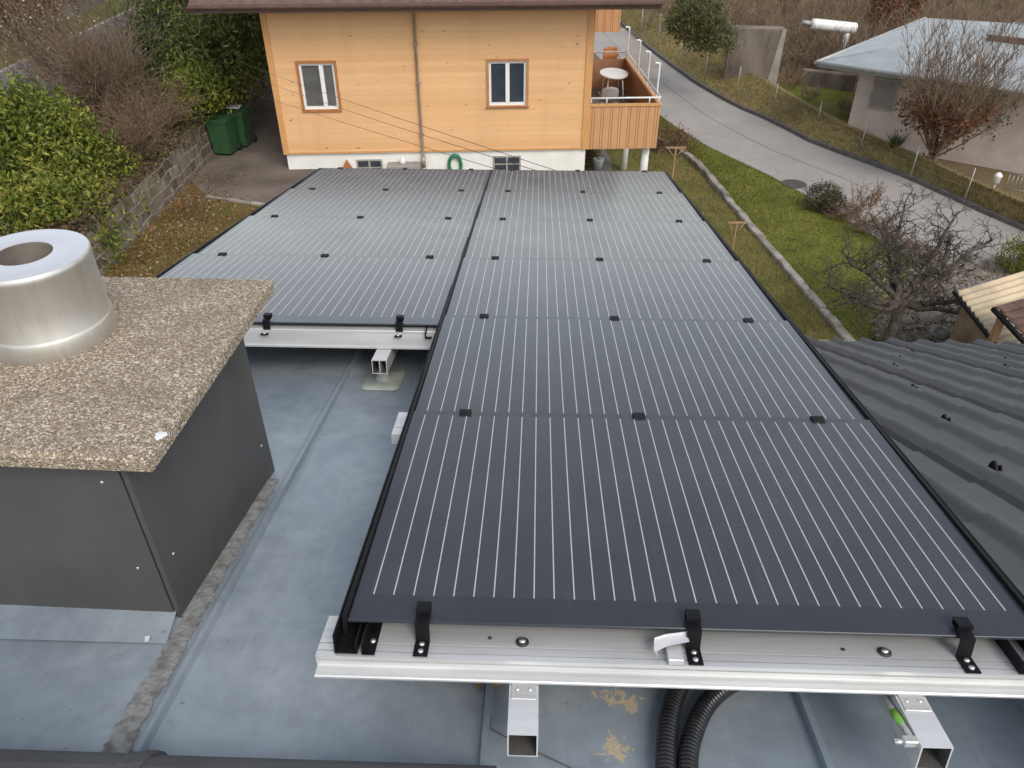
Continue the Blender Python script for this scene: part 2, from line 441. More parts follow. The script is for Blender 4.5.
M['brownleaf'] = leafmat('dry_brown_leaves', [(0, (.10, .055, .03)), (.5, (.17, .10, .055)), (1, (.28, .18, .10))])
M['paleleaf'] = leafmat('pale_dry_petals', [(0, (.45, .34, .28)), (.5, (.60, .48, .42)), (1, (.72, .62, .56))])
M['straw'] = leafmat('straw_grass', [(0, (.18, .135, .058)), (.5, (.29, .225, .10)), (.8, (.23, .21, .070)), (1, (.40, .31, .16))])
M['blade'] = leafmat('green_grass_blades', [(0, (.065, .085, .014)), (.5, (.125, .145, .024)), (1, (.22, .205, .06))])
M['yellowgreen'] = leafmat('yellow_green_conifer', [(0, (.05, .08, .012)), (.5, (.14, .17, .02)), (1, (.36, .30, .03))])
M['litter'] = leafmat('fallen_leaves', [(0, (.10, .045, .022)), (.4, (.19, .095, .045)), (.75, (.28, .165, .085)), (1, (.40, .31, .21))], trans=False)

M['litter2'] = leafmat('matted_brown_leaves', [(0, (.045, .03, .018)), (.5, (.095, .06, .035)), (1, (.17, .115, .07))], trans=False)
def ground_mat(name, stops, scale, scale2, c3, f3=(.55, .75), bump=.4):
    m, nt, b = mat(name); h = N(nt); c = h.coord()
    f = h.noise(c, scale, 8, .68); g = h.noise(c, scale2, 5, .7)
    col = h.ramp(f, stops)
    col = h.mix(h.ramp(g, [(f3[0], 0.0), (f3[1], .8)]), col, c3)
    P(b, nt, col=col, rough=.95, spec=.2, normal=h.bump(h.noise(c, scale2*3, 6, .8), bump, .05))
    return m
M['lawn'] = ground_mat('mossy_lawn', [(.30, (.080, .088, .016)), (.5, (.130, .140, .022)), (.7, (.185, .175, .038))], 1.0, 9, (.095, .108, .018))
M['scruff'] = ground_mat('scruffy_garden_grass', [(.30, (.065, .078, .016)), (.5, (.13, .13, .030)), (.7, (.20, .165, .062))], 1.1, 6, (.20, .145, .07))
M['leafy'] = ground_mat('leaf_strewn_grass', [(.35, (.09, .065, .022)), (.55, (.14, .10, .035)), (.75, (.10, .105, .025))], 1.0, 8, (.20, .085, .035))
M['bank'] = ground_mat('brown_bank_soil', [(.30, (.05, .038, .024)), (.5, (.085, .062, .036)), (.7, (.07, .075, .025))], .9, 7, (.12, .08, .045))
M['dry'] = ground_mat('dry_verge_grass', [(.28, (.155, .125, .052)), (.5, (.245, .195, .085)), (.74, (.20, .185, .062))], .55, 5, (.29, .215, .11))
M['verge'] = ground_mat('dull_verge_grass', [(.30, (.06, .07, .02)), (.5, (.10, .105, .03)), (.7, (.15, .12, .05))], .8, 6, (.16, .115, .06))
M['far'] = ground_mat('winter_hillside', [(.30, (.11, .078, .046)), (.5, (.165, .118, .068)), (.7, (.14, .125, .055))], .25, 1.8, (.20, .145, .085))
def asphalt():
    m, nt, b = mat('worn_pale_asphalt'); h = N(nt); c = h.coord()
    f = h.noise(c, .7, 9, .65); g = h.noise(c, 2.6, 6, .7); k = h.n('TexVoronoi', feature='DISTANCE_TO_EDGE'); wv = h.n('VectorMath', operation='ADD')
    dn = h.n('TexNoise'); nt.links.new(c, dn.inputs['Vector']); dn.inputs['Scale'].default_value = 1.2; dn.inputs['Detail'].default_value = 6
    nt.links.new(c, wv.inputs[0]); nt.links.new(dn.outputs['Color'], wv.inputs[1]); nt.links.new(wv.outputs[0], k.inputs['Vector']); k.inputs['Scale'].default_value = .22
    col = h.ramp(f, [(.3, (.335, .312, .288)), (.7, (.265, .25, .234))])
    col = h.mix(h.ramp(g, [(.5, 0.0), (.78, .5)]), col, (.20, .19, .178))
    col = h.mix(h.ramp(h.noise(c, 60, 3, .8), [(.4, 0.0), (.8, .35)]), col, (.42, .40, .37))
    P(b, nt, col=col, rough=.9, normal=h.bump(h.noise(c, 90, 5), .25, .01))
    return m
M['road'] = asphalt()
M['road_dark'] = simple('grey_asphalt', (.135, .135, .14), (.105, .105, .11), .8, rough=.9, bump=.2, bscale=80, detail=8)
M['patio'] = simple('worn_driveway', (.175, .145, .120), (.095, .078, .063), .9, rough=.9, bump=.25, bscale=60, detail=9)
M['path'] = simple('grey_path_slabs', (.28, .26, .235), (.20, .185, .165), 1.5, rough=.9, bump=.2, bscale=50)
M['kerb'] = simple('dark_kerb_stone', (.085, .078, .072), (.13, .12, .11), 5, rough=.9, bump=.3)
M['manhole'] = simple('cast_iron_lid', (.09, .075, .065), (.06, .05, .045), 12, rough=.8)
M['crack'] = simple('bitumen_joint', (.13, .125, .12), (.17, .16, .155), 3, rough=.9)

def stone_wall():
    m, nt, b = mat('coursed_stone_blocks'); h = N(nt); c = h.coord(); x, y, z = h.xyz(c)
    wob = h.noise(c, 2.2, 3)
    cb = h.n('CombineXYZ'); nt.links.new(h.math('ADD', y, h.math('MULTIPLY', wob, .35)), cb.inputs[0]); nt.links.new(h.math('ADD', z, h.math('MULTIPLY', h.noise(c, 1.3, 3), .22)), cb.inputs[1])
    br = h.n('TexBrick'); nt.links.new(cb.outputs[0], br.inputs['Vector'])
    br.inputs['Scale'].default_value = 1; br.inputs['Brick Width'].default_value = .46; br.inputs['Row Height'].default_value = .245
    br.inputs['Mortar Size'].default_value = .022; br.inputs['Mortar Smooth'].default_value = .4
    br.inputs['Color1'].default_value = (.22, .18, .135, 1); br.inputs['Color2'].default_value = (.075, .060, .046, 1)
    br.inputs['Mortar'].default_value = (.30, .27, .22, 1); br.inputs['Bias'].default_value = 0
    f = h.noise(c, 6, 8, .7)
    col = h.mix(h.ramp(f, [(.45, 0.0), (.75, .6)]), br.outputs['Color'], (.085, .075, .05))
    g = h.noise(c, 1.6, 4)
    col = h.mix(h.ramp(g, [(.5, 0.0), (.75, .5)]), col, (.24, .21, .17))
    hh = h.math('SUBTRACT', h.math('MULTIPLY', f, .6), br.outputs['Fac'])
    P(b, nt, col=col, rough=.95, normal=h.bump(hh, .7, .03))
    return m
M['stone'] = stone_wall()
def grey_roof():
    m, nt, b = mat('pale_slate_shingle'); h = N(nt); c = h.coord()
    f = h.noise(c, 1.4, 7, .65); g = h.noise(h.coord(scale=(7, .5, .5)), 2.5, 3)
    col = h.ramp(f, [(.3, (.235, .262, .272)), (.6, (.33, .357, .366)), (.8, (.43, .452, .46))])
    col = h.mix(h.ramp(g, [(.5, 0.0), (.8, .3)]), col, (.24, .27, .29))
    P(b, nt, col=col, rough=.45, normal=h.bump(g, .15, .02))
    return m
M['slate'] = grey_roof()
M['pink_wall'] = simple('beige_rendered_wall', (.53, .455, .40), (.44, .375, .33), 2.2, rough=.95, bump=.25, bscale=25)
M['shutter'] = simple('taupe_shutter', (.27, .24, .21), (.23, .205, .18), 6, rough=.7)
M['corrug'] = simple('weathered_fibre_sheet', (.58, .47, .31), (.36, .29, .20), 1.6, rough=.85, stretch=(1, 1, 1), detail=8, bump=.2)
M['tank'] = simple('white_tank_paint', (.78, .78, .76), (.70, .69, .66), 3, rough=.4)
M['galv'] = simple('galvanised_post', (.42, .42, .40), (.32, .32, .31), 5, rough=.5, metal=.4)
M['weather_wood'] = simple('weathered_post_wood', (.36, .23, .13), (.25, .155, .085), 4, rough=.85, stretch=(8, 8, 1))
M['blueplastic'] = simple('blue_grey_bucket_plastic', (.05, .085, .10), (.035, .06, .075), 8, rough=.5)
M['dirt'] = simple('gravelly_dirt', (.24, .20, .17), (.13, .105, .085), 2.0, rough=.95, bump=.5, bscale=25, detail=9)
M['boulder'] = simple('pale_rocks', (.26, .235, .21), (.15, .135, .118), 4, rough=.95, bump=.4, bscale=15, detail=8)

rnd = random.Random(5)
GL, GR = 0.0, -1.05                          # ground by the driveway / by the garden and road

# =================================================================== SETTING
def smooth(t): t = max(0, min(1, t)); return t*t*(3-2*t)
def ground_h(x, y):
    h = GL + (GR-GL) * smooth((x+4.6)/5.2)
    if y > 44:                                # land climbs gently beyond the houses
        h += (y-44) * .085 * (1 if x > 0 else 1)
    return h
def grid_sheet(xs, ys, hf):
    mb = MB()
    for y in ys:
        for x in xs: mb.v.append((x, y, hf(x, y)))
    nx = len(xs)
    for j in range(len(ys)-1):
        for i in range(nx-1):
            a = j*nx+i; mb.f.append((a, a+1, a+nx+1, a+nx)); mb.m.append(0); mb.sm.append(True)
    return mb
xs = [-900, -400, -200, -100, -60, -40, -30, -24, -18] + [-14+i*1.0 for i in range(45)] + [36, 45, 60, 100, 200, 400, 900]
ys = [-900, -300, -100, -40, -20, -10] + [-5+i*1.5 for i in range(42)] + [62, 70, 80, 100, 140, 200, 320, 500, 900]
gb = grid_sheet(xs, ys, lambda x, y: ground_h(x, y) if y < 140 else ground_h(x, 140) + (y-140)*.02)
struct('ground', gb, M['far'])

def flat_poly(pts, z, hf=None):
    mb = MB(); mb.add([(p[0], p[1], p[2]+z) for p in pts], [tuple(range(len(pts)))]); return mb
def strip(left, right, dz=0.0):
    """ribbon between two polylines of 3-D points"""
    mb = MB(); n = len(left)
    vs = [V(p)+V((0,0,dz)) for p in left] + [V(p)+V((0,0,dz)) for p in right]
    mb.add(vs, [(i, n+i, n+i+1, i+1) for i in range(n-1)], 0, True); return mb
def resample(pts, n):
    pts = [V(p) for p in pts]; d = [0]
    for a, b in zip(pts, pts[1:]): d.append(d[-1]+(b-a).length)
    out = []
    for k in range(n):
        t = d[-1]*k/(n-1); i = 0
        while i < len(pts)-2 and d[i+1] < t: i += 1
        out.append(pts[i].lerp(pts[i+1], (t-d[i])/max(1e-9, d[i+1]-d[i])))
    return out
def polyz(pxs, z): return [at_z(x, y, z) for x, y in pxs]

# road on the right
kpx = [(620, 24), (645, 47), (671, 67), (696, 85), (734, 107), (772, 123), (813, 145), (880, 169), (906, 179), (942, 195.5), (980, 213), (1024, 232)]
kerb_line = polyz(kpx, GR)
d0 = (kerb_line[0]-kerb_line[1]).normalized(); d1 = (kerb_line[-1]-kerb_line[-2]).normalized()
kerb_line = [kerb_line[0]+d0*14] + kerb_line + [kerb_line[-1]+d1*3, kerb_line[-1]+d1*9]
kerb_line = resample(kerb_line, 40)
npx = [(622, 95), (662, 118), (704, 145), (747, 165), (785, 183), (850, 222), (900, 252), (960, 288)]
near_line = polyz(npx, GR)
near_line = [V((kerb_line[0].x-3.1, kerb_line[0].y, GR)), V((kerb_line[8].x-3.1, kerb_line[8].y-.4, GR))] + near_line[1:]
e = (near_line[-1]-near_line[-2]).normalized(); near_line += [near_line[-1]+e*4, near_line[-1]+e*9]
near_line = resample(near_line, 40)
struct('road', strip(near_line, kerb_line, .012), M['road'])
# tar joint down the middle of the road
mid = [a.lerp(b, .52+.03*sin(i*.7)) for i, (a, b) in enumerate(zip(near_line, kerb_line))]
struct('road_joint', strip([p+V((-.012,0,0)) for p in mid], [p+V((.012,0,0)) for p in mid], .017), M['crack'])
# kerb
mb = MB(); ks = [p for p in kerb_line]
def off(line, d, dz=0):
    out = []
    for i, p in enumerate(line):
        t = (line[min(i+1, len(line)-1)]-line[max(i-1, 0)]); t.z = 0; t.normalize()
        out.append(p+V((-t.y, t.x, 0))*d+V((0,0,dz)))      # + = left of travel direction
    return out
# travel runs from far to near, so the embankment (right side of the picture) is to the left
kin, kout = off(ks, 0), off(ks, .14)
n = len(ks)
vs = [p+V((0,0,-.05)) for p in kin]+[p+V((0,0,.13)) for p in kin]+[p+V((0,0,.13)) for p in kout]+[p+V((0,0,-.05)) for p in kout]
mb.add(vs, [(k*n+i, k*n+i+1, (k+1)*n+i+1, (k+1)*n+i) for k in range(3) for i in range(n-1)])
struct('kerb', mb, M['kerb'])
# embankment behind the kerb, crest about 0.75 m up and 2.2 m back
cpx = [(622, -6), (660, 18), (716, 46), (742, 67), (772, 86), (813, 109), (848, 127), (882, 141), (934, 164), (967, 180), (992, 188), (1024, 203)]
CREST = GR+.62
crest = [at_z(x, y, CREST) for x, y in cpx]
e0 = (crest[0]-crest[1]).normalized(); e1 = (crest[-1]-crest[-2]).normalized()
crest = resample([crest[0]+e0*14] + crest + [crest[-1]+e1*4, crest[-1]+e1*10], 40)
k2 = off(ks, .14, .09)
mb = MB(); rows = []
for j in range(9):
    t = j/8
    rows.append([a.lerp(b, t)+V((0, 0, .10*sin(t*pi)+.03*sin(i*1.3+j)*(0 < j < 8))) for i, (a, b) in enumerate(zip(k2, crest))])
back = [p+V((1.4, .8, -.62)) for p in crest]
rows.append([a.lerp(b, .35)+V((0,0,.05)) for a, b in zip(crest, back)]); rows.append([p+V((0,0,-.03)) for p in back])
for r_ in rows: mb.v += [tuple(p) for p in r_]
for j in range(len(rows)-1):
    for i in range(39):
        a = j*40+i; mb.f.append((a, a+1, a+41, a+40)); mb.m.append(0); mb.sm.append(True)
struct('embankment', mb, M['dry'])

# lawn, garden strip
wall_px = [(640, 136), (668, 147), (690, 160), (702.5, 172), (842, 335)]
wline = polyz(wall_px, GR); e = (wline[-1]-wline[-2]).normalized(); wline.append(wline[-1]+e*4.5)
wl40 = resample(wline, 40)
# lawn polygon: right of edging wall up to the road
lawn_r = resample([p for p in near_line if p.y < wl40[0].y+6 and p.y > 4], 40)
struct('lawn', strip(wl40, lawn_r, .008), M['lawn'])
left_edge = [V((p.x-4.2 if p.y > 9 else p.x-3, p.y, 0)) for p in wl40]
struct('garden_grass', strip([V((p.x, p.y, ground_h(p.x, p.y))) for p in left_edge], [p.copy() for p in wl40], .006), M['scruff'])
# garden path by the balcony posts
pa = polyz([(593, 172), (598, 160), (601, 152), (597, 143)], GR); pb = polyz([(612, 172), (611, 160), (606, 152), (601, 143)], GR)
struct('garden_path', strip(pa, pb, .012), M['path'])
# rocky bare patch at the foot of the old tree
rp = polyz([(872, 350), (880, 312), (905, 290), (950, 268), (1000, 256), (1060, 268), (1060, 350), (960, 380)], GR)
struct('bare_soil', flat_poly(rp, .014), M['dirt'])
# grassy plot behind the embankment
pp = polyz([(772, 82), (800, 86), (850, 92), (868, 104), (850, 150), (815, 118), (790, 104)], GR)
struct('neighbour_lawn', flat_poly(pp, .02), M['lawn'])

# driveway on the left and the leafy grass in front of it
dv = [at_z(206, 196, 0), at_z(268, 206, 0), V((-5.2, 17.2, 0)), V((-5.2, 20.2, 0)), V((-5.4, 44, 0)), V((-8.24, 44, 0)), V((-8.24, 19.2, 0))]
struct('driveway', flat_poly(dv, .010), M['patio'])
lf = [V((-8.24, 6, 0)), V((-4.6, 6, 0)), V((-4.6, 20.5, 0)), V((-8.24, 20.5, 0))]
struct('leafy_grass', flat_poly(lf, .005), M['leafy'])

# bank above the stone wall, upper road with kerb and verge
def bank_h(x, y):
    if x > -11.6: return 1.02 + .52*smooth((-8.45-x)/3.0) + .06*sin(x*2.1+y*1.3)
    return 1.54
mb = grid_sheet([-11.75+i*.30 for i in range(12)], [4+i*1.0 for i in range(60)], bank_h)
struct('planted_bank', mb, M['bank'])
up_l = [V((-14.8, y, 1.55)) for y in range(0, 90, 3)]; up_r = [V((-11.6, y, 1.55)) for y in range(0, 90, 3)]
struct('upper_road', strip(up_l, up_r, .012), M['road_dark'])
struct('upper_kerb', MB().box(-14.95, -14.8, 0, 88, 1.3, 1.64, bev=.02), M['concrete'])
mb = grid_sheet([-40, -30, -24, -20, -18, -16.6, -15.8, -14.95], [0+i*3 for i in range(30)],
                lambda x, y: 1.60 + .06*max(0, -15.0-x) + (.30*(-16.2-x) if x < -16.2 else 0))
struct('upper_verge', mb, M['verge'])

# =================================================================== OUR HOUSE (roof in the foreground)
house = thing('own_house', 'dark roofed house under the camera with sheet metal and tile slopes', 'house', (0, 0, 0), RF)
def rpart(name, mb, m, parent, label=None): return part(name, mb, m, parent, label)
SEAMS = (-1.035, -.386, .263, .902)
mb = MB()
H0 = -.24
# sheets between the standing seams, each slightly dished
edges = [-1.40] + list(SEAMS) + [1.345]
for a, b in zip(edges, edges[1:]):
    nu, nv = 6, 40
    vs = [(a+(b-a)*i/nu, -.75+5.68*j/nv, H0-.004*sin(pi*i/nu)+.0016*sin(j*1.9+a*7)*sin(pi*i/nu)) for j in range(nv+1) for i in range(nu+1)]
    mb.add(vs, [(j*(nu+1)+i, j*(nu+1)+i+1, (j+1)*(nu+1)+i+1, (j+1)*(nu+1)+i) for j in range(nv) for i in range(nu)], 0, True)
for s_ in SEAMS:
    mb.prism([(s_-.008, H0-.01), (s_-.005, H0+.020), (s_+.007, H0+.022), (s_+.009, H0-.01)], 'y', -.75, 4.93)
mb.prism([(-1.42, H0-.10), (-1.42, H0+.03), (-1.40, H0+.03), (-1.395, H0-.10)], 'y', -.75, 4.93)
mb.prism([(1.345, H0-.12), (1.343, H0+.012), (1.352, H0+.012), (1.356, H0-.12)], 'y', -.4, 4.93)
metal = rpart('metal_roof', mb, M['zinc'], house)

# tile slope on the right: its own frame, 26 degrees steep
d1v = ray(567, 257).normalized(); uv = RM.col[0].copy()
nv_ = uv.cross(d1v).normalized(); u2 = d1v.cross(nv_)
TP0 = RF @ V((1.30, -.30, 0.0))
TF = MX((( u2.x, d1v.x, nv_.x, TP0.x), (u2.y, d1v.y, nv_.y, TP0.y), (u2.z, d1v.z, nv_.z, TP0.z), (0, 0, 0, 1)))
T2R = RF.inverted() @ TF
def on_tile(px, py, h=0):
    inv = TF.inverted(); c = inv @ CAM; d = inv.to_3x3() @ ray(px, py)
    return c + d * ((h - c.z) / d.z)
WAVE = .2565; U0 = .562                     # a side lap lies at U0, the next three waves on
COURSE = .43; EAVE = 5.78
def tile_prof(t):
    """t in waves; returns height of the pantile profile"""
    f = t - math.floor(t)
    if f < .22: z = .034*cos(f/.22*pi/2)**1.4
    elif f > .80: z = .034*sin((f-.80)/.20*pi/2)**1.4
    else: z = -.004*sin((f-.22)/.58*pi)
    return z
mb = MB()
us = []
for w in range(-5, 30):
    for f in (0, .05, .1, .16, .22, .3, .5, .7, .772, .778, .792, .798, .83, .88, .93, .965):
        us.append(w+f)
us_all = [w for w in us if -4.4 <= w <= 27]; us = [w for w in us if -2.0 <= w <= 27]
def tile_uh(w):
    u = U0 + w*WAVE
    lap = (w + .2025) % 3.0
    h = tile_prof(w)
    if lap < .82: h += .010*(1-lap/.82)      # lip of the overlapping sheet
    elif lap > 2.972 and lap < 2.997: h -= .022   # dark joint under the lip
    return u, h
nc = int(EAVE/COURSE)+2
nu = len(us)
STEP = .011
rt = random.Random(17)
for c in range(0, nc):
    v0 = EAVE-(nc-1-c)*COURSE; v1 = v0+COURSE
    if v1 < -.1: continue
    v0 = max(v0, -.25)
    cu = us_all if v0 > 1.9 else us; nu = len(cu)
    o = len(mb.v)
    # each course: its face, then the short butt edge above the next course down
    for (v, dh) in ((v0, 0.0), ((v0+v1)/2, STEP*.5), (v1, STEP), (v1, STEP), (v1+.0005, -.004)):
        for w in cu:
            u, h = tile_uh(w); k3 = math.floor((w+.03)/3)
            sk = .10*(((k3*37) % 5)-2)/2*0
            mb.v.append(tuple(T2R @ V((u, v+sk, h+dh))))
    for j in (0, 1, 3):
        for i in range(nu-1):
            a = o+j*nu+i
            mb.f.append((a, a+1, a+nu+1, a+nu)); mb.m.append(0); mb.sm.append(j < 3)
# thickness along the eave
o = len(mb.v); us = us_all; nu = len(us)
for w in us:
    u, h = tile_uh(w); mb.v.append(tuple(T2R @ V((u, EAVE, h+.009)))); mb.v.append(tuple(T2R @ V((u, EAVE-.004, h-.016))))
for i in range(nu-1): mb.f.append((o+2*i, o+2*i+2, o+2*i+3, o+2*i+1)); mb.m.append(0); mb.sm.append(False)
tiles = rpart('tile_roof', mb, M['tile'], house)
# snow guard noses
for (px, py) in ((996, 467), (946, 419), (914, 388), (895, 366), (901, 358.5), (913, 352), (1006, 354), (1006, 360), (1006, 367), (1090, 540)):
    p = on_tile(px, py, .02)
    g = MB()
    T = T2R @ MX.Translation(V((p.x, p.y, 0)))
    pr = [(-.030, .0), (-.018, .034), (.0, .044), (.022, .026), (.032, .0)]
    g.prism(pr, 'x', -.014, -.004, T=T); g.box(-.0035, .012, -.05, .04, .003, .009, T=T)
    pr = [(-.016, .0), (-.006, .030), (.018, .020), (.028, .0)]; g.prism(pr, 'x', .0125, .018, T=T)
    part('snow_guard', g, M['black'], tiles)
# gutter at the eave
g = MB()
pr = [(EAVE+.07+.065*cos(a), -.05-.065*sin(a)) for a in [pi*k/10 for k in range(11)]] + [(EAVE+.07-.06*cos(a), -.05-.06*sin(a)) for a in [pi*k/10 for k in range(11)]]
g.prism(pr, 'x', U0-2*WAVE+.45, U0+27*WAVE, T=T2R)
part('gutter', g, M['zinc'], house)
# body of the house (world coordinates brought into the roof frame)
W2R = RF.inverted()
yf = (TF @ V((0, EAVE-.35, 0))).y
ez = (TF @ V((0, EAVE, 0))).z
g = MB(); g.box(-1.62, 8.0, -5.2, yf, -1.3, ez-.30, T=W2R)
part('wall', g, M['plaster'], house)
g = MB()
zt = (RF @ V((0, 4.75, H0))).z
g.box(-1.60, 1.20, yf-.5, yf+.02, ez-.30, zt-.12, T=W2R)
g.box(-1.60, -1.48, .6, yf-.5, ez-.30, zt-.12, T=W2R)
part('dormer_wall', g, M['plaster'], house)
g = MB(); g.box(1.285, 1.335, .55, 4.86, -1.75, H0-.02)
part('dormer_wall', g, M['plaster'], house)
g = MB(); n_ = 12; u_ = U0-2*WAVE+.03
while u_ < 6.6:
    sec = lambda rr: [(-.26+rr*cos(a), -.012+rr*sin(a)) for a in [pi*k/n_ for k in range(n_+1)]]
    g.prism(sec(.098)+sec(.085)[::-1], 'x', u_, u_+.40, T=T2R); g.prism(sec(.108)+sec(.09)[::-1], 'x', u_+.385, u_+.42, T=T2R); u_ += .41
part('ridge_tile', g, M['ridge'], house)
# slope on the camera's own side of the ridge
g = MB(); a0 = RF @ V((-1.42, -.76, H0-.02)); a1 = TF @ V((U0+27*WAVE, -.25, -.02))
g.add([a0, a1, V((a1.x, -5.5, a1.z-2.9)), V((a0.x, -5.5, a0.z-2.9))], [(0, 1, 2, 3)])
for i, p in enumerate(g.v): g.v[i] = tuple(W2R @ V(p))
part('rear_roof', g, M['tile'], house)
# ridge pieces at the very bottom of the picture
def ridge_piece(u0, u1, v, h, r, collar):
    g = MB(); n = 14
    sec = lambda rr: [(v+rr*cos(a), h+rr*sin(a)) for a in [pi*(-.12+1.24*k/n) for k in range(n+1)]]
    outer = sec(r); inner = sec(r-.014)[::-1]
    g.prism(outer+inner, 'x', u0, u1, smooth=False)
    if collar:
        g.prism(sec(r+.006)+sec(r-.005)[::-1], 'x', u1-.02, u1)
        g.prism(sec(r+.003)+sec(r-.005)[::-1], 'x', u1-.045, u1-.022)
    return g
part('ridge_tile', ridge_piece(-1.4, -.300, -.318, -.211, .10, True), M['ridge'], house)
part('ridge_tile', ridge_piece(-.36, .292, -.318, -.205, .095, False), M['ridge'], house)
# grit strip and lead apron round the chimney foot
CA = V((-.76814, 1.15075, CH-1.49137)); CB = V((-.73272, 1.79309, CH-1.61138))
g = MB(); r2 = random.Random(3)
pts = []
for j in range(160):
    v = -.30 + j*(1.10/159)
    wob = .0025*sin(v*31)+.002*sin(v*77+1)+.0035*r2.uniform(-1, 1)
    lo_, hi_ = (-.468, -.418+wob) if v > .20 else (-.460+.006*r2.uniform(-1, 1), -.413+wob)
    pts += [(lo_, v, H0+.0035), ((lo_+hi_)/2+.006*r2.uniform(-1, 1), v, H0+.0050+.001*r2.random()), (hi_, v, H0+.0035)]
g.add(pts, [(3*j+k, 3*j+k+1, 3*j+k+4, 3*j+k+3) for j in range(159) for k in (0, 1)])
part('grit_strip', g, M['cement'], house)
g = MB()
g.add([(-1.39, .235, H0+.022), (-.478, .235, H0+.022), (-.462, .115, H0+.0018), (-1.39, .115, H0+.0018)], [(0, 3, 2, 1)])
part('lead_apron', g, M['zinc'], house)

# =================================================================== CHIMNEY
yawc = math.atan2(-(CB.x-CA.x), CB.y-CA.y)      # chimney turned a little to the right
CF = MX.Translation(V((CA.x, CA.y, 0))) @ MX.Rotation(yawc, 4, 'Z')
chim = thing('chimney', 'clad chimney with washed gravel cap slab and short steel flue', 'chimney', (0, 0, CA.z-.06), CF)
DEP = (CB-CA).xy.length
zb, ztop = CA.z-.30, CH-1.025
part('front_cladding', MB().box(-.68, -.016, 0, .012, CA.z-.022, ztop+.006, bev=.0015), M['clad'], chim)
part('side_cladding', MB().box(-.012, 0, .0, DEP, CB.z-.02, ztop+.006, bev=.0015), M['clad'], chim)
part('left_cladding', MB().box(-.70, -.688, .0, DEP, CB.z-.02, ztop+.006, bev=.0015), M['clad'], chim)
part('core', MB().box(-.66, -.02, .022, DEP-.01, CB.z-.12, ztop-.004), M['rubber'], chim)
def screw(mb, p, nrm, r=.004):
    T = MX.Translation(V(p)) @ V((0,0,1)).rotation_difference(V(nrm)).to_matrix().to_4x4()
    mb.lathe([(r, 0), (r, .0012), (r*.7, .0022), (0.0001, .0026)], 10, T=T)
for (x, z) in ((-.058, CA.z+.165), (-.058, ztop-.045), (-.62, CA.z+.165)):
    g = MB(); screw(g, (x, 0, z), (0, -1, 0)); part('screw', g, M['steel'], chim)
for (y, z) in ((.05, CA.z+.16), (.05, ztop-.05), (DEP-.05, CB.z+.14)):
    g = MB(); screw(g, (0, y, z), (1, 0, 0)); part('screw', g, M['steel'], chim)
# slab with uneven rounded edge
g = MB(); g.box(-.775, .098, -.030, DEP+.045, ztop+.008, ztop+.050, bev=.008)
g.v = [(x+(.014*(y/DEP)-.020 if x > 0 else 0), y+(.012 if y > .3 and x > 0 else 0), z) for x, y, z in g.v]
slab = part('cap_slab', g, M['aggregate'], chim, bevel=0)
g = MB(); rr = random.Random(8)
pc = CF.inverted() @ at_z(160.5, 435.5, ztop+.0505)
n = 30; rad = [.0115*(1+.12*sin(k*.63)+.10*sin(k*1.47+1)+.07*rr.uniform(-1, 1)) for k in range(n)]
g.add([(pc.x, pc.y, pc.z+.0028)]+[(pc.x+rad[k]*cos(2*pi*k/n), pc.y+rad[k]*1.15*sin(2*pi*k/n), pc.z+.0004) for k in range(n)], [(0, 1+k, 1+(k+1) % n) for k in range(n)], 0, True)
part('lichen_spot', g, M['paper'], slab)
fc = CF.inverted() @ V((-1.088, 1.572, ztop+.050)); fr_, fh = .1335, .205
T = MX.Translation(fc)
g = MB()
g.lathe([(fr_+.004, 0), (fr_+.005, .004), (fr_+.004, .040), (fr_+.0015, .046), (fr_, .049), (fr_, fh-.022), (fr_+.002, fh-.016), (fr_+.002, fh-.004), (fr_-.001, fh)], 72, T=T)
fl = part('flue_pipe', g, M['flue'], chim)
g = MB(); g.lathe([(fr_-.001, fh), (fr_-.004, fh+.0015), (.064, fh+.003), (.060, fh+.0015)], 72, T=T)
part('flue_rim', g, M['flue_top'], chim)
g = MB(); g.lathe([(.060, fh+.0015), (.058, fh-.004), (.058, fh-.02), (.055, fh-.023), (.055, .0), (.0001, .0)], 48, T=T)
part('flue_liner', g, M['soot'], chim)

# =================================================================== SOLAR PANELS
PITCHV = .807; PL = .862
def make_panel():
    t = thing('solar_panel', 'x', 'solar panel', (0, 0, 0), RF, 'black solar panels lapped like slates')
    g = MB(); slope = .008/PL; thk = .007
    T = MX.Rotation(math.atan2(.0085, PL), 4, 'X')
    g.box(0, 1.30, 0, PL, -thk, 0, bev=.0012, T=MX.Translation(V((0, 0, -.0085))) @ T)
    part('glass_laminate', g, M['panel'], t)
    for x0, x1 in ((-.009, -.0005), (1.3005, 1.309)):
        part('edge_trim', MB().box(x0, x1, -.006, PL-.004, -.040, .0025), M['black'], t)
    for u in (.150, .645, 1.150):
        k = MB()
        k.prism([(PL-.026, .0008), (PL-.024, .004), (PL-.004, .0065), (PL+.006, .006), (PL+.006, -.012), (PL+.001, -.012), (PL+.001, .0008)], 'x', u-.017, u+.017)
        part('retaining_hook', k, M['black'], t)
    return t
panel0 = make_panel()
ordn = ['nearest', 'second', 'third', 'fourth', 'fifth', 'farthest']
def place_panel(p, u, v, label, sv=1.0):
    p.matrix_world = RF @ MX.Translation(V((u, v, 0))) @ MX.Diagonal((1, sv, 1, 1)); p['label'] = label
rl = ['nearest black solar panel of the long right column, clipped to the aluminium rail',
      'second black solar panel from the camera in the long right column',
      'third black solar panel from the camera in the long right column',
      'fourth black solar panel from the camera in the long right column',
      'fifth black solar panel from the camera in the long right column',
      'farthest black solar panel of the right column, its edge before the white balcony posts']
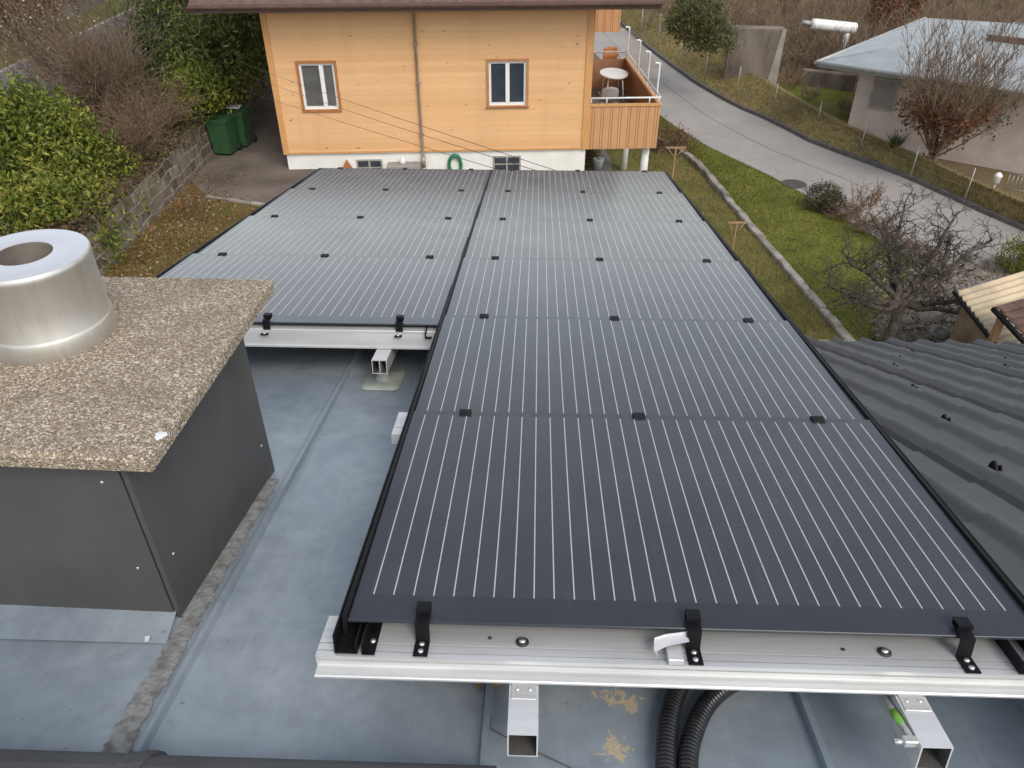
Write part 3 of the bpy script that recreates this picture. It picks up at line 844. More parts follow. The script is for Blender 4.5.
for k in range(6):
    p = panel0 if k == 0 else copy_tree(panel0)
    place_panel(p, 0, k*PITCHV-(.046 if k == 0 else .055), rl[k], .9896 if k == 0 else 1.0)
ll = ['nearest black solar panel of the left column, behind the chimney slab corner',
      'second black solar panel of the shorter left column, counted from the chimney',
      'third black solar panel of the shorter left column, counted from the chimney',
      'farthest black solar panel of the left column, below the white house base']
for k in range(4):
    p = copy_tree(panel0)
    sv = 1.0325 if k == 0 else 1.0
    place_panel(p, -1.312, 2*PITCHV+k*PITCHV-.055-(.028 if k == 0 else 0), ll[k], sv)

# long black side channels of the right array
def channel(u0, u1, v0, v1):
    g = MB()
    t = .0035; a, b = (-.004, -.021) if u0 < .5 else (-.021, -.004)
    g.prism([(u0, -.0475), (u1, -.0475), (u1, b), (u1-t, b), (u1-t, -.0445), (u0+t, -.0445), (u0+t, a), (u0, a)], 'y', v0, v1)
    return g
solo('side_channel', channel(-.017, .026, -.094, 4.84), M['black'], 'black metal channel along the left edge of the right panel column', 'channel', (-.02, -.098, -.08), RF, 'black edge channels')
solo('side_channel', channel(1.274, 1.3205, -.094, 4.84), M['black'], 'black metal channel along the right edge beside the tiles', 'channel', (1.32, -.098, -.08), RF, 'black edge channels')

# aluminium rails
def rail_profile(v0, top=-.05, lip=True):
    # outline in (v,h): sloping plate, two grooved flats, front face, bottom lip
    e_ = v0
    pts = [(e_+.105, top+.0015), (e_+.034, top+.0015), (e_+.0338, top-.006), (e_+.0312, top-.006), (e_+.031, top+.0008), (e_+.0155, top+.0008), (e_+.0153, top-.006), (e_+.0127, top-.006), (e_+.0125, top+.0005),
           (e_+.0, top), (e_+.0, top-.008), (e_+.004, top-.0085), (e_+.004, top-.0115), (e_+.0005, top-.012), (e_+.001, top-.020), (e_+.005, top-.0205), (e_+.005, top-.0285), (e_-.017, top-.0305), (e_-.019, top-.033), (e_-.0185, top-.037), (e_+.105, top-.0375)]
    return pts
rail = thing('mounting_rail', 'long aluminium rail under the near edge of the right panel column', 'rail', (-.05, -.1, -.09), RF, 'aluminium mounting rails')
g = MB(); g.prism(rail_profile(-.098), 'x', -.052, 1.42)
part('profile', g, M['alu'], rail)
for u in (.332, 1.010):
    g = MB(); T = MX.Translation(V((u, -.052, -.0485)))
    g.lathe([(.0125, 0), (.0125, .0025), (.010, .0045), (.0065, .005)], 20, T=T)
    w = part('rubber_washer', g, M['rubber'], rail)
    g = MB(); g.lathe([(.0068, .004), (.0066, .0075), (.004, .009), (.0001, .0093)], 16, T=T); part('bolt', g, M['steel'], w)
for u, v in ((.27, -.048), (.935, -.052)):
    g = MB(); T = MX.Translation(V((u, v+.004, -.0485)))
    g.lathe([(.0038, .001), (.003, .003), (.0001, .0035)], 10, T=T); part('rivet', g, M['rubber'], rail)
rail2 = thing('mounting_rail', 'aluminium rail under the near edge of the left panel column', 'rail', (-.73, 1.5, -.09), RF, 'aluminium mounting rails')
g = MB(); e_ = 1.505
g.prism([(e_+.05, -.028), (e_+.024, -.034), (e_+.022, -.040), (e_+.018, -.040), (e_+.016, -.036), (e_, -.040), (e_-.004, -.086), (e_-.012, -.088), (e_-.012, -.094), (e_+.05, -.094)], 'x', -1.33, -.016)
part('profile', g, M['alu'], rail2)
rail3 = thing('mounting_rail', 'stub of white aluminium rail poking out left of the right column', 'rail', (-.05, .8, -.09), RF, 'aluminium mounting rails')
g = MB(); g.prism([(.770, -.090), (.772, -.060), (.81, -.058), (.812, -.064), (.818, -.064), (.82, -.058), (.905, -.056), (.907, -.090)], 'x', -.063, 1.29)
part('profile', g, M['alu'], rail3)

# box section beams running down the slope
def beam(u0, u1, v0, v1, h0, h1, inner=True):
    g = MB(); t = .0028
    o_ = [(u0, h0), (u1, h0), (u1, h1), (u0, h1)]; i_ = [(u0+t, h0+t), (u1-t, h0+t), (u1-t, h1-t), (u0+t, h1-t)]
    vs = [V((p[0], v, p[1])) for v in (v0, v1) for p in o_+i_]
    fs = []
    for k in range(4):
        n_ = (k+1) % 4
        fs += [(k, n_, 8+n_, 8+k), (k, 4+k, 4+n_, n_), (8+k, 8+n_, 12+n_, 12+k)]
    g.add(vs, fs, 0)
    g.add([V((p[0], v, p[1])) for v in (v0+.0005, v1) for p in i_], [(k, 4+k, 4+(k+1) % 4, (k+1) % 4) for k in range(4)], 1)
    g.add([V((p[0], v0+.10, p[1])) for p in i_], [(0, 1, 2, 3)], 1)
    if inner == 'web':
        um = (u0+u1)/2; g.box(um-.0015, um+.0015, v0+.0006, v0+.09, h0+t, h1-t, 0)
    return g
BM = [M['alu'], M['tubeint']]
for (u, lab) in ((.310, 'open ended aluminium box beam sticking out between the seam and the black conduits'), (1.012, 'open ended aluminium box beam at the lower right, beside the earthing cable')):
    b_ = thing('box_beam', lab, 'beam', (u, -.228, -.145), RF, 'aluminium box beams')
    part('tube', beam(u, u+.0535, -.226, 4.80, -.1435, -.0890), BM, b_)
    g = MB(); g.box(u+.004, u+.0495, -.152, -.115, -.0888, -.0862, bev=.0008)
    br = part('end_plate', g, M['alu_dull'], b_)
    for du in (.015, .038):
        g = MB(); T = MX.Translation(V((u+du, -.130, -.0862))); g.lathe([(.004, 0), (.0035, .002), (.0001, .0026)], 10, T=T); part('rivet', g, M['steel'], br)
b_ = thing('box_beam', 'short aluminium box beam standing on a flashed post under the left column', 'beam', (-.245, 1.385, -.155), RF, 'aluminium box beams')
part('tube', beam(-.246, -.191, 1.390, 4.80, -.150, -.0960, 'web'), BM, b_)
ps = thing('roof_post', 'short grey post with rounded flashing pad on the metal sheet', 'post', (-.237, 1.52, H0), RF)
g = MB(); n = 28
def rrect(cx, cy, a, b, r, z):
    out = []
    for qx, qy, s0 in ((1, 1, 0), (-1, 1, pi/2), (-1, -1, pi), (1, -1, 3*pi/2)):
        for k in range(6):
            an = s0+k*pi/10; out.append(V((cx+qx*(a-r)+r*cos(an), cy+qy*(b-r)+r*sin(an), z)))
    return out
a_ = rrect(-.237, 1.530, .074, .095, .030, H0+.001); b2 = rrect(-.237, 1.530, .070, .091, .028, H0+.007)
c_ = [V((-.237+.030*cos(2*pi*(k+.5)/24), 1.525+.030*sin(2*pi*(k+.5)/24), H0+.0085)) for k in range(24)]
m_ = len(a_)
g.add(a_+b2+c_, [(i, (i+1) % m_, m_+(i+1) % m_, m_+i) for i in range(m_)]+[(m_+i, m_+(i+1) % m_, 2*m_+(i+1) % m_, 2*m_+i) for i in range(m_)], 0, True)
part('flashing_pad', g, M['pad'], ps)
T = MX.Translation(V((-.237, 1.525, H0)))
g = MB(); g.lathe([(.031, .0085), (.026, .018), (.022, .030), (.021, .085), (.0001, .085)], 24, T=T); part('post_sleeve', g, M['pad'], ps)

# end clips
def make_clip(label, u, v, sc_=1.0, hb=0.0):
    c = thing('panel_clip', label, 'clip', (u, v, -.05), RF, 'black end clips on the rails')
    g = MB(); w = .0135
    t = .0028
    # strap outline in (v,h), running from the rail up over the glass edge
    pts = [(v-.046, -.0488), (v-.008, -.0488), (v-.006, -.008), (v+.030, -.0025), (v+.030, .0055)]
    oth = [(v+.0335, .0055), (v+.0335, -.0052), (v-.003, -.011), (v-.005, -.0515), (v-.046, -.0515)]
    pts = [(a, b+.003+hb) for a, b in pts]; oth = [(a, b+.003+hb) for a, b in oth]
    g.prism(pts+oth, 'x', u-w, u+w)
    g.box(u-w, u+w, v+.012, v+.036, .0085+hb, .0110+hb)
    g.box(u-w, u+w, v+.010, v+.0119, .0015+hb, .0110+hb)
    s_ = part('strap', g, M['black'], c)
    for dv, hh in ((-.018, -.0455), (-.036, -.0455)):
        g = MB(); T = MX.Translation(V((u, v+dv, hh+hb)))
        g.lathe([(.0055, 0), (.0055, .003), (.0035, .0048), (.0001, .005)], 14, T=T)
        part('bolt', g, M['steel'], s_)
    return c
make_clip('black clip with two bolts at the left end of the near rail', .143, -.049)
make_clip('black clip with two bolts mid rail, above the black conduits', .652, -.051)
make_clip('black clip with two bolts on the near rail towards the tile roof', 1.152, -.052)
make_clip('small black clip on the left column rail, next to the chimney slab corner', -.665, 1.532, hb=.004)
make_clip('small black clip on the left column rail, above the short box beam', -.163, 1.532, hb=.004)
# angle brackets near the rail ends
def angle_bracket(label, u, v):
    c = thing('angle_bracket', label, 'bracket', (u, v, -.04), RF, 'black brackets at the rail ends')
    g = MB(); g.prism([(u-.012, -.0482), (u+.012, -.0482), (u+.012, -.0458), (u-.0095, -.0458), (u-.0095, -.022), (u-.012, -.022)], 'y', v-.045, v+.04)
    s_ = part('angle', g, M['black'], c)
    g = MB(); T = MX.Translation(V((u+.003, v-.012, -.0458))); g.lathe([(.006, 0), (.006, .003), (.0035, .0046), (.0001, .005)], 14, T=T); part('bolt', g, M['steel'], s_)
angle_bracket('black angle bracket with one bolt at the left rail end', .046, -.050)
angle_bracket('black angle bracket with one bolt at the right rail end, by the frame edge', 1.246, -.052)
angle_bracket('small black bracket at the right end of the left column rail', -.05, 1.53)
# earthing clip beside the middle clip
g = MB()
pts = [V((.575, -.078, -.030)), V((.578, -.060, -.026)), V((.600, -.054, -.022)), V((.640, -.050, -.018))]
for a, b in zip(pts, pts[1:]): g.add([a+V((0,0,-.006)), b+V((0,0,-.006)), b+V((0,0,.006)), a+V((0,0,.006))], [(0, 1, 2, 3)])
pts2 = [p+V((.002, -.012-.0*i, 0)) for i, p in enumerate(pts)]
g.add([pts[0], pts[1], pts[2], pts[3], pts2[3]+V((0, -.004, -.004)), pts2[2]+V((0, -.006, -.006)), pts2[1]+V((0, -.008, -.008)), pts2[0]+V((.004, -.004, -.004))], [(0, 1, 2, 3, 4, 5, 6, 7)])
g.box(.600, .628, -.100, -.062, -.0475, -.0345, bev=.001)
solo('earthing_clip', g, M['alu'], 'small bare metal clip on the near rail beside the middle black clip', 'clip', (.6, -.07, -.05), RF)

# corrugated conduits
def conduit(pts, r, label):
    path = resample(catm(pts), int(1/0.0022*polylen(pts)))
    g = MB(); rs = [r*(1+.07*(1 if (i % 4) < 2 else -1)) for i in range(len(path))]
    g.tube(path, rs, 14)
    return solo('corrugated_conduit', g, M['conduit'], label, 'conduit', pts[0], RF, 'black corrugated conduits')
def polylen(p): return sum((V(b)-V(a)).length for a, b in zip(p, p[1:]))
def catm(pts, k=12):
    pts = [V(p) for p in pts]; P_ = [pts[0]*2-pts[1]]+pts+[pts[-1]*2-pts[-2]]; out = []
    for i in range(1, len(P_)-2):
        a, b, c, d = P_[i-1:i+3]
        for s_ in range(k):
            t = s_/k
            out.append(.5*((2*b)+(c-a)*t+(2*a-5*b+4*c-d)*t*t+(-a+3*b-3*c+d)*t**3))
    out.append(pts[-1]); return out
hc = H0+.022
cl = [on_roof(x, y, hc) for x, y in ((700, 660), (686, 676), (677, 692), (670, 715), (667, 740), (666, 768), (667, 800))]
cr = [on_roof(x, y, hc) for x, y in ((770, 668), (742, 678), (721, 690), (705, 707), (695, 728), (689, 750), (687.5, 770), (688, 800))]
conduit([tuple(p) for p in cl], .0185, 'left one of two black corrugated conduits running under the rail')
conduit([tuple(p) for p in cr], .0185, 'right one of two black corrugated conduits, bending off under the rail')
# earthing cable
ec = thing('earthing_cable', 'bare metal rod with green sleeve and clamp under the right box beam', 'cable', (.98, -.12, -.17), RF)
def on_u(px, py, u):
    inv = RF.inverted(); c = inv @ CAM; d = inv.to_3x3() @ ray(px, py)
    return c + d * ((u - c.x) / d.x)
ep = [on_u(x, y, 1.004) for x, y in ((880, 692), (891, 708), (900, 722), (907, 732), (912, 741))]
part('rod', MB().tube(catm(ep), .0062, 10), M['alu_dull'], ec)
part('sleeve', MB().tube([ep[1].lerp(ep[2], .25), ep[2].lerp(ep[3], .3)], .0074, 12), M['green_sleeve'], ec)
q = ep[4]
part('clamp', MB().box(q.x-.016, q.x+.018, q.y-.008, q.y+.008, q.z-.008, q.z+.006, bev=.002), M['alu_dull'], ec)
g = MB(); g.tube([q+V((-.032, -.002, 0)), q+V((-.014, -.002, 0))], .0055, 6); part('bolt', g, M['steel'], ec)
# black string on the sheet
g = MB(); g.tube([(.268, .06, H0+.003), (.268, .0, H0+.003), (.272, -.088, H0+.003), (.32, -.118, H0+.004), (.378, -.146, H0+.003), (.44, -.178, H0+.003), (.50, -.215, H0+.003)], .0011, 5)
solo('thin_wire', g, M['wire'], 'thin dark wire lying on the metal sheet behind the left box beam', 'wire', (.27, 0, H0), RF)
# scraps
def chunk(name, label, c, sx, sy, sz, rot, m):
    g = MB(); rr = random.Random(hash(label) % 999)
    T = MX.Translation(V(c)) @ MX.Rotation(rot, 4, 'Z')
    g.box(-sx, sx, -sy, sy, 0, sz, bev=min(sx, sy, sz)*.3, T=T)
    for i, p in enumerate(g.v): g.v[i] = tuple(V(p)+V((rr.uniform(-1, 1), rr.uniform(-1, 1), rr.uniform(-.5, .5)))*min(sx, sy)*.25)
    return solo(name, g, m, label, 'scrap', c, RF)
c1 = on_roof(478, 686, H0+.004); c2 = on_roof(494, 684, H0+.004)
chunk('wood_scrap', 'thin brown wood sliver leaning under the rail, left of the box beam', c1, .004, .018, .010, .35, M['scrap'])
chunk('wood_scrap', 'broad crumbly brown wood chunk under the rail beside the box beam', c2, .016, .012, .012, .3, M['scrap'])
c3 = on_roof(147, 639, H0+.012)
chunk('foil_scrap', 'tiny white scrap lying on the lead apron of the chimney', c3, .0045, .008, .002, .4, M['foil'])

# =================================================================== WOODEN HOUSE
yawh = R(3.0)
hp = at_y(289, 170, 20.0); HB = V((hp.x, hp.y, 0))
HFM = MX.Translation(HB) @ MX.Rotation(yawh, 4, 'Z')
HI = HFM.inverted()
def hw(px, py, yl=0.0):
    c = HI @ CAM; d = HI.to_3x3() @ ray(px, py); t = (yl-c.y)/d.y; p = c+d*t; return p
def hz(px, py, z):
    return HI @ at_z(px, py, z)
wh = thing('wooden_house', 'honey coloured wooden house on white base, across the panels', 'house', (0, 0, 0), HFM)
zwb = hw(430, 150).z; zwt = hw(430, 4).z + .35; XR = hw(590, 90).x
part('base_wall', MB().box(.0, XR-.03, .02, 8.6, GR-.2, zwb), M['white_wall'], wh)
# openings are boxes set into the wall front: wall built as a frame of boxes round two windows
wins = [(hw(299, 85), hw(298, 62), hw(339, 110)), (hw(489, 85), hw(489, 60), hw(527, 106))]
g = MB()
rects = []
def winrect(l, t, r, b):
    a = hw(*t); c = hw(*b); lx = hw(*l).x; rx = hw(*r).x
    return lx, rx, c.z, a.z
wr = [winrect((301.5, 85), (318, 63), (336.5, 85), (318, 109)), winrect((489, 85), (507, 61), (526, 85), (507, 105))]
bx = [(300+46, 0)]
def wall_with_holes(g, x0, x1, z0, z1, y0, y1, holes):
    cuts = sorted(holes)
    x = x0
    for (a, b, c, d) in cuts:
        g.box(x, a, y0, y1, z0, z1); g.box(a, b, y0, y1, z0, c); g.box(a, b, y0, y1, d, z1); x = b
    g.box(x, x1, y0, y1, z0, z1)
wall_with_holes(g, -.03, XR, zwb, zwt, -.03, .16, wr)
g.box(-.03, .16, .16, 8.6, zwb, zwt); g.box(XR-.16, XR, .16, 8.6, zwb, zwt); g.box(.16, XR-.16, 8.42, 8.6, zwb, zwt)
g.box(.16, XR-.16, .5, .56, zwb, zwt)
part('timber_wall', g, M['wood'], wh)
part('corner_board', MB().box(-.055, .085, -.058, -.031, zwb-.04, zwt), M['wood_trim'], wh)
part('corner_board', MB().box(XR-.15, XR+.028, -.058, -.0305, zwb-.04, zwt), M['wood_trim'], wh)
g = MB(); g.box(.086, XR-.151, -.050, -.031, zwb-.035, zwb+.012); part('drip_board', g, M['wood_trim'], wh)
def window(x0, x1, z0, z1, gl, casing, mull=.5, sill=True):
    g = MB(); w = .062
    g.box(x0-w, x1+w, -.062, -.0315, z1, z1+w); g.box(x0-w, x1+w, -.068, -.0315, z0-w, z0); g.box(x0-w, x0, -.062, -.0315, z0, z1); g.box(x1, x1+w, -.062, -.0315, z0, z1)
    f = part('window', g, casing, wh)
    g = MB(); t = .055; y0, y1 = -.005, .05
    g.box(x0, x1, y0, y1, z0, z0+t*1.2); g.box(x0, x1, y0, y1, z1-t, z1); g.box(x0, x0+t, y0, y1, z0+t, z1-t); g.box(x1-t, x1, y0, y1, z0+t, z1-t)
    xm = x0+(x1-x0)*mull; g.box(xm-.05, xm+.05, y0-.01, y1, z0+t*1.2, z1-t)
    part('frame', g, M['white'], f)
    part('pane', MB().box(x0+.03, x1-.03, .03, .036, z0+.03, z1-.03), gl, f)
    if sill: part('sill', MB().box(x0-.10, x1+.10, -.11, -.069, z0-w*.55, z0-.02, bev=.008), M['wood_frame'], f)
    return f
window(*wr[0], M['glass_grey'], M['wood_frame'], .62, False)
window(*wr[1], M['glass_dark'], M['wood_casing'], .5)
# basement lights
def baseframe(px0, py0, px1, py1, label):
    a = hw(px0, py0, .02); b = hw(px1, py1, .02); x0, x1, z1, z0 = a.x, b.x, a.z, a.z-.62
    g = MB(); t = .04
    g.box(x0, x1, -.005, .0195, z1-t, z1); g.box(x0, x1, -.005, .0195, z0, z0+t); g.box(x0, x0+t, -.005, .0195, z0+t, z1-t); g.box(x1-t, x1, -.005, .0195, z0+t, z1-t)
    xm = (x0+x1)/2; g.box(xm-.025, xm+.025, -.004, .0195, z0+t, z1-t)
    zc = z1-.22
    g.box(x0+t, xm-.025, -.003, .0195, zc-.015, zc+.015); g.box(xm+.025, x1-t, -.003, .0195, zc-.015, zc+.015)
    f = part('basement_window', g, M['concrete'], wh, label)
    part('pane', MB().box(x0+.02, x1-.02, .008, .018, z0+.02, z1-.02), M['glass_dark'], f)
baseframe(356, 159.5, 383, 168, 'low basement window left of the downpipe')
baseframe(493, 156, 520.5, 170, 'basement window above the panel edge')
# downpipe
a = hw(413, 8, -.10); b = hw(424, 168, -.10)
g = MB(); g.tube([(a.x-.05, -.55, zwt-.30), (a.x-.02, -.30, zwt-.42), (a.x, -.10, zwt-.55), (b.x, -.10, .30), (b.x, -.10, GR)], .034, 10)
dp = part('downpipe', g, M['pipe'], wh)
g = MB(); g.tube([(b.x, -.10, .33), (b.x, -.10, .05)], .058, 10); g.tube([(b.x, -.10, .05), (b.x, -.10, GR)], .052, 10); part('standpipe', g, M['pipe'], dp)
for z in (.9, 2.2, 3.1):
    g = MB(); g.box(b.x-.055, b.x+.055, -.15, -.03, z, z+.03); part('pipe_bracket', g, M['pipe'], dp)
# roof with deep eaves, ridge parallel to the facade
ev = hw(430, 10, -.85); ezh = ev.z
xl, xr = hz(199, 8, CH-3.4).x, hz(655, 4, CH-3.4).x
sl = math.tan(R(22)); yr = 4.4
g = MB()
def roofpt(x, y, dz): return V((x, y, ezh+.16+(min(y+.85, 2*(yr+.425)-y-.0)*sl if y <= yr else (2*yr+.85-y)*sl)+dz))
vs = [roofpt(x, y, dz) for dz in (-.16, .0) for y in (-.85, yr, 2*yr+.85) for x in (xl, xr)]
g.add(vs, [(6, 7, 9, 8), (8, 9, 11, 10), (0, 2, 3, 1), (2, 4, 5, 3), (0, 6, 8, 2), (2, 8, 10, 4), (1, 3, 9, 7), (3, 5, 11, 9), (4, 10, 11, 5), (0, 1, 7, 6)])
rf = part('roof', g, M['roofbrown'], wh)
g = MB(); g.box(xl, xr, -.905, -.852, ezh-.02, ezh+.155, bev=.006); part('fascia', g, M['fascia'], rf)
g = MB(); pr = [(-.98+.07*cos(a), ezh+.13+.07*sin(a)) for a in [pi+pi*k/8 for k in range(9)]]+[(-.98+.062*cos(a), ezh+.13+.062*sin(a)) for a in [2*pi-pi*k/8 for k in range(9)]]
g.prism(pr, 'x', xl, xr); part('eave_gutter', g, M['fascia'], rf)
# balcony on the gable side
bl = thing_b = None
BX = hw(661, 100).x; zb0 = hw(640, 148).z; zbt = hw(640, 105.5).z; YB = 5.0
g = MB(); g.box(XR+.03, BX-.05, .05, YB, zb0+.10, zb0+.24)
bal = part('balcony', g, M['deck'], wh)
g = MB(); g.box(XR+.03, BX, -.03, .02, zb0, zbt); 
part('front_parapet', g, M['wood_v'], bal)
g = MB(); g.box(BX-.05, BX, .021, YB, zb0, zbt); g.box(XR+.03, BX-.051, YB-.05, YB, zb0, zbt)
part('side_parapet', g, M['wood_in'], bal)
g = MB(); g.box(XR+.028, BX+.03, -.06, .05, zbt+.001, zbt+.05); g.box(BX-.08, BX+.03, .051, YB+.02, zbt+.001, zbt+.05)
part('parapet_cap', g, M['wood_trim'], bal)
zr = zbt+.20
g = MB()
g.tube([(XR+.03, -.01, zr), (BX-.02, -.01, zr), (BX-.02, YB, zr), (XR+.03, YB, zr)], .024, 8)
for x in (XR+.05, XR+.45, BX-.30, BX-.05): g.tube([(x, -.01, zbt+.05), (x, -.01, zr)], .015, 6)
for y in (1.2, 2.4, 3.6, 4.8): g.tube([(BX-.02, y, zbt+.05), (BX-.02, y, zr)], .015, 6)
part('handrail', g, M['white_metal'], bal)
ytops = [.45, 1.7, 3.1, 4.9]
for i, y in enumerate(ytops):
    g = MB(); g.tube(catm([(BX-.02, y, zbt-.1), (BX-.02, y, zbt+.84), (BX-.03, y, zbt+.91), (BX-.09, y-.02, zbt+.94), (BX-.15, y-.03, zbt+.93)], 5), .024, 8)
    part('screen_post', g, M['white_metal'], bal)
for a, b in zip(ytops, ytops[1:]):
    g = MB(); g.box(BX-.027, BX-.019, a+.03, b-.03, zbt+.10, zbt+.86); part('glass_screen', g, M['clear'], bal)
zp = hw(610, 32, YB).z
g = MB(); g.box(XR+.03, hw(621, 15, YB).x, YB-.03, YB+.02, zp, ezh+2.0); part('windbreak_panel', g, M['wood_v'], bal)
for (px, yl) in ((645.5, .35), (625, 2.4), (610, 4.75)):
    x = hw(px, 150, yl).x
    g = MB(); g.tube([(x, yl, GR-.05), (x, yl, zb0+.10)], .105, 14); part('balcony_post', g, M['white_wall'], bal)
for y in (.4, 2.3, 4.4):
    g = MB(); g.box(XR+.03, BX-.06, y-.06, y+.06, zb0-.02, zb0+.099); part('joist', g, M['wood_trim'], bal)

# garden furniture on the balcony
zd = zb0+.245
def hthing(name, label, cat, p, group=None): return thing(name, label, cat, p, HFM, group)
tp = hz(614, 73, zd+.72)
tb = hthing('balcony_table', 'white oval plastic table on the wooden balcony', 'table', (tp.x, tp.y, zd))
g = MB(); n = 32
ov = [(tp.x+.42*cos(2*pi*k/n), tp.y+.62*sin(2*pi*k/n)) for k in range(n)]
g.prism(ov, 'z', zd+.695, zd+.725); part('table_top', g, M['white'], tb)
for sx in (-1, 1):
    for sy in (-1, 1):
        g = MB(); g.tube([(tp.x+sx*.20, tp.y+sy*.34, zd+.694), (tp.x+sx*.27, tp.y+sy*.42, zd)], .022, 8); part('leg', g, M['white_metal'], tb)
def chair(label, px, py, face, m, group='chairs on the balcony'):
    p = hz(px, py, zd+.43)
    c = hthing('balcony_chair', label, 'chair', (p.x, p.y, zd), group)
    T = MX.Translation(V((p.x, p.y, zd))) @ MX.Rotation(face, 4, 'Z')
    part('seat', MB().box(-.24, .24, -.22, .24, .40, .44, bev=.015, T=T), m, c)
    g = MB(); k = 9
    for j, z in enumerate((.442, .62, .78, .86)):
        for i in range(k):
            a = -1+2*i/(k-1); wv = (.24, .25, .24, .17)[j]
            g.v.append(tuple(T @ V((a*wv, -.20-.05*(1-a*a)-.10*(z-.44), z-(.03*a*a if j == 3 else 0)))))
    for j in range(3):
        for i in range(k-1): q_ = j*k+i; g.f.append((q_, q_+1, q_+k+1, q_+k)); g.m.append(0); g.sm.append(True)
    o_ = part('backrest', g, m, c); sd = o_.modifiers.new('s', 'SOLIDIFY'); sd.thickness = .02
    for sx in (-1, 1):
        for sy in (-1, 1):
            g = MB(); g.tube([T @ V((sx*.20, sy*.19, .40)), T @ V((sx*.24, sy*.24, 0))], .016, 6); part('leg', g, M['white_metal'], c)
        g = MB(); g.tube([T @ V((sx*.25, -.20, .62)), T @ V((sx*.26, .14, .62)), T @ V((sx*.24, .18, .44))], .016, 6); part('armrest', g, m, c)
chair('grey woven plastic chair with its back to the camera, before the balcony table', 608, 100, 0, M['chair_grey'])
chair('brown wooden chair at the far end of the balcony table', 611, 62, pi, M['wood_frame'])
# hose, ornament, trough, jug at the foot of the facade
hc_ = hw(455, 163, -.05)
g = MB(); pts = []
for k in range(120):
    a = 2*pi*k/30; r_ = .185+.022*sin(k*.37)
    pts.append((hc_.x+r_*.86*cos(a), -.02-.055*(k/120), hc_.z-.05+r_*1.35*sin(a)))
g.tube(pts, .027, 6)
solo('garden_hose', g, M['hose'], 'coiled green garden hose hanging on the white base wall', 'hose', (hc_.x, -.02, hc_.z), HFM)
oc = hw(347, 166, -.05)
g = MB(); g.prism([(oc.x-.15, oc.z-.10), (oc.x+.15, oc.z-.10), (oc.x, oc.z+.17)], 'y', -.05, -.004); g.prism([(oc.x-.15, oc.z-.9), (oc.x+.14, oc.z-.9), (oc.x+.14, oc.z-.101), (oc.x-.15, oc.z-.101)], 'y', -.05, -.004)
solo('wooden_ornament', g, M['terracotta'], 'pointed orange wooden ornament leaning on the white base wall', 'ornament', (oc.x, -.02, oc.z-.9), HFM)
a = hw(388, 163, -.05); b = hw(420, 163, -.05)
g = MB(); g.box(a.x, b.x, -.34, -.004, a.z-.9, a.z+.02, bev=.02)
solo('stone_trough', g, M['concrete'], 'pale stone trough along the white base wall beside the downpipe', 'trough', (a.x, -.2, a.z-.9), HFM)
jc = hw(403, 166, -.2)
g = MB(); T = MX.Translation(V((jc.x, -.17, a.z+.02)))
g.lathe([(.0001, 0), (.07, 0), (.085, .06), (.06, .14), (.035, .17), (.04, .20), (.0001, .20)], 16, T=T); g.tube([(jc.x+.05, -.17, a.z+.15), (jc.x+.11, -.17, a.z+.12), (jc.x+.085, -.17, a.z+.06)], .01, 6)
solo('white_jug', g, M['white'], 'small white jug standing on the stone trough', 'jug', (jc.x, -.17, a.z+.02), HFM)

# overhead cables from the wooden house corner to our facade
def wire(p0, p1, sag, label):
    g = MB(); pts = []
    for k in range(25):
        t = k/24; p = p0.lerp(p1, t); pts.append(p-V((0, 0, sag*4*t*(1-t))))
    g.tube(pts, .0030, 5)
    solo('overhead_cable', g, M['wire'], label, 'cable', p0, None, 'thin cables crossing the wooden facade')
for (a, b, sag, lab) in (((200, 46), (560, 172), .06, 'upper of three thin cables crossing the wooden facade'),
                    ((200, 55), (560, 178), .10, 'middle of three thin cables crossing the wooden facade'),
                    ((200, 74), (560, 188), .06, 'lower of three thin cables crossing the wooden facade')):
    wire(at_y(*a, 27), at_y(*b, 6.0), sag, lab)

# =================================================================== LEFT SIDE
# stone retaining wall
g = MB(); rw = random.Random(2)
ysw = [5+i*.16 for i in range(240)]
for i, y in enumerate(ysw):
    tz = 1.02+.05*sin(y*1.7)+.03*rw.uniform(-1, 1)
    wv = lambda a: .018*sin(y*5.3+a)+.016*rw.uniform(-1, 1)
    for p in ((-8.26, -.1), (-8.27+wv(0), .18), (-8.285+wv(1), .42), (-8.31+wv(2), .66), (-8.33+wv(3), .88), (-8.37+wv(4), tz), (-8.50, tz+.03), (-8.66, tz+.02), (-8.68, .6)):
        g.v.append((p[0], y, p[1]))
k = 9
for i in range(len(ysw)-1):
    for j in range(k-1): a = i*k+j; g.f.append((a, a+k, a+k+1, a+1)); g.m.append(1 if j >= 5 else 0); g.sm.append(False)
solo('stone_wall', g, [M['stone'], M['bank']], 'mossy retaining wall of coursed stone blocks beside the driveway', 'wall', (-8.3, 15, 0))
# driveway edging
e0, e1 = at_z(206, 197, 0), at_z(266, 206, 0); dd = (e1-e0).normalized()
T = MX.Translation(e0) @ MX.Rotation(math.atan2(dd.y, dd.x), 4, 'Z')
g = MB(); L_ = (e1-e0).length
x = 0
while x < L_+1.0:
    w = rw.uniform(.3, .55); g.box(x, x+w-.02, -.06+rw.uniform(-.01, .01), .05, -.05, .05+rw.uniform(-.01, .015), bev=.012, T=T); x += w
solo('edging_stones', g, M['edging'], 'row of low edging stones between driveway and leafy grass', 'edging', e0)

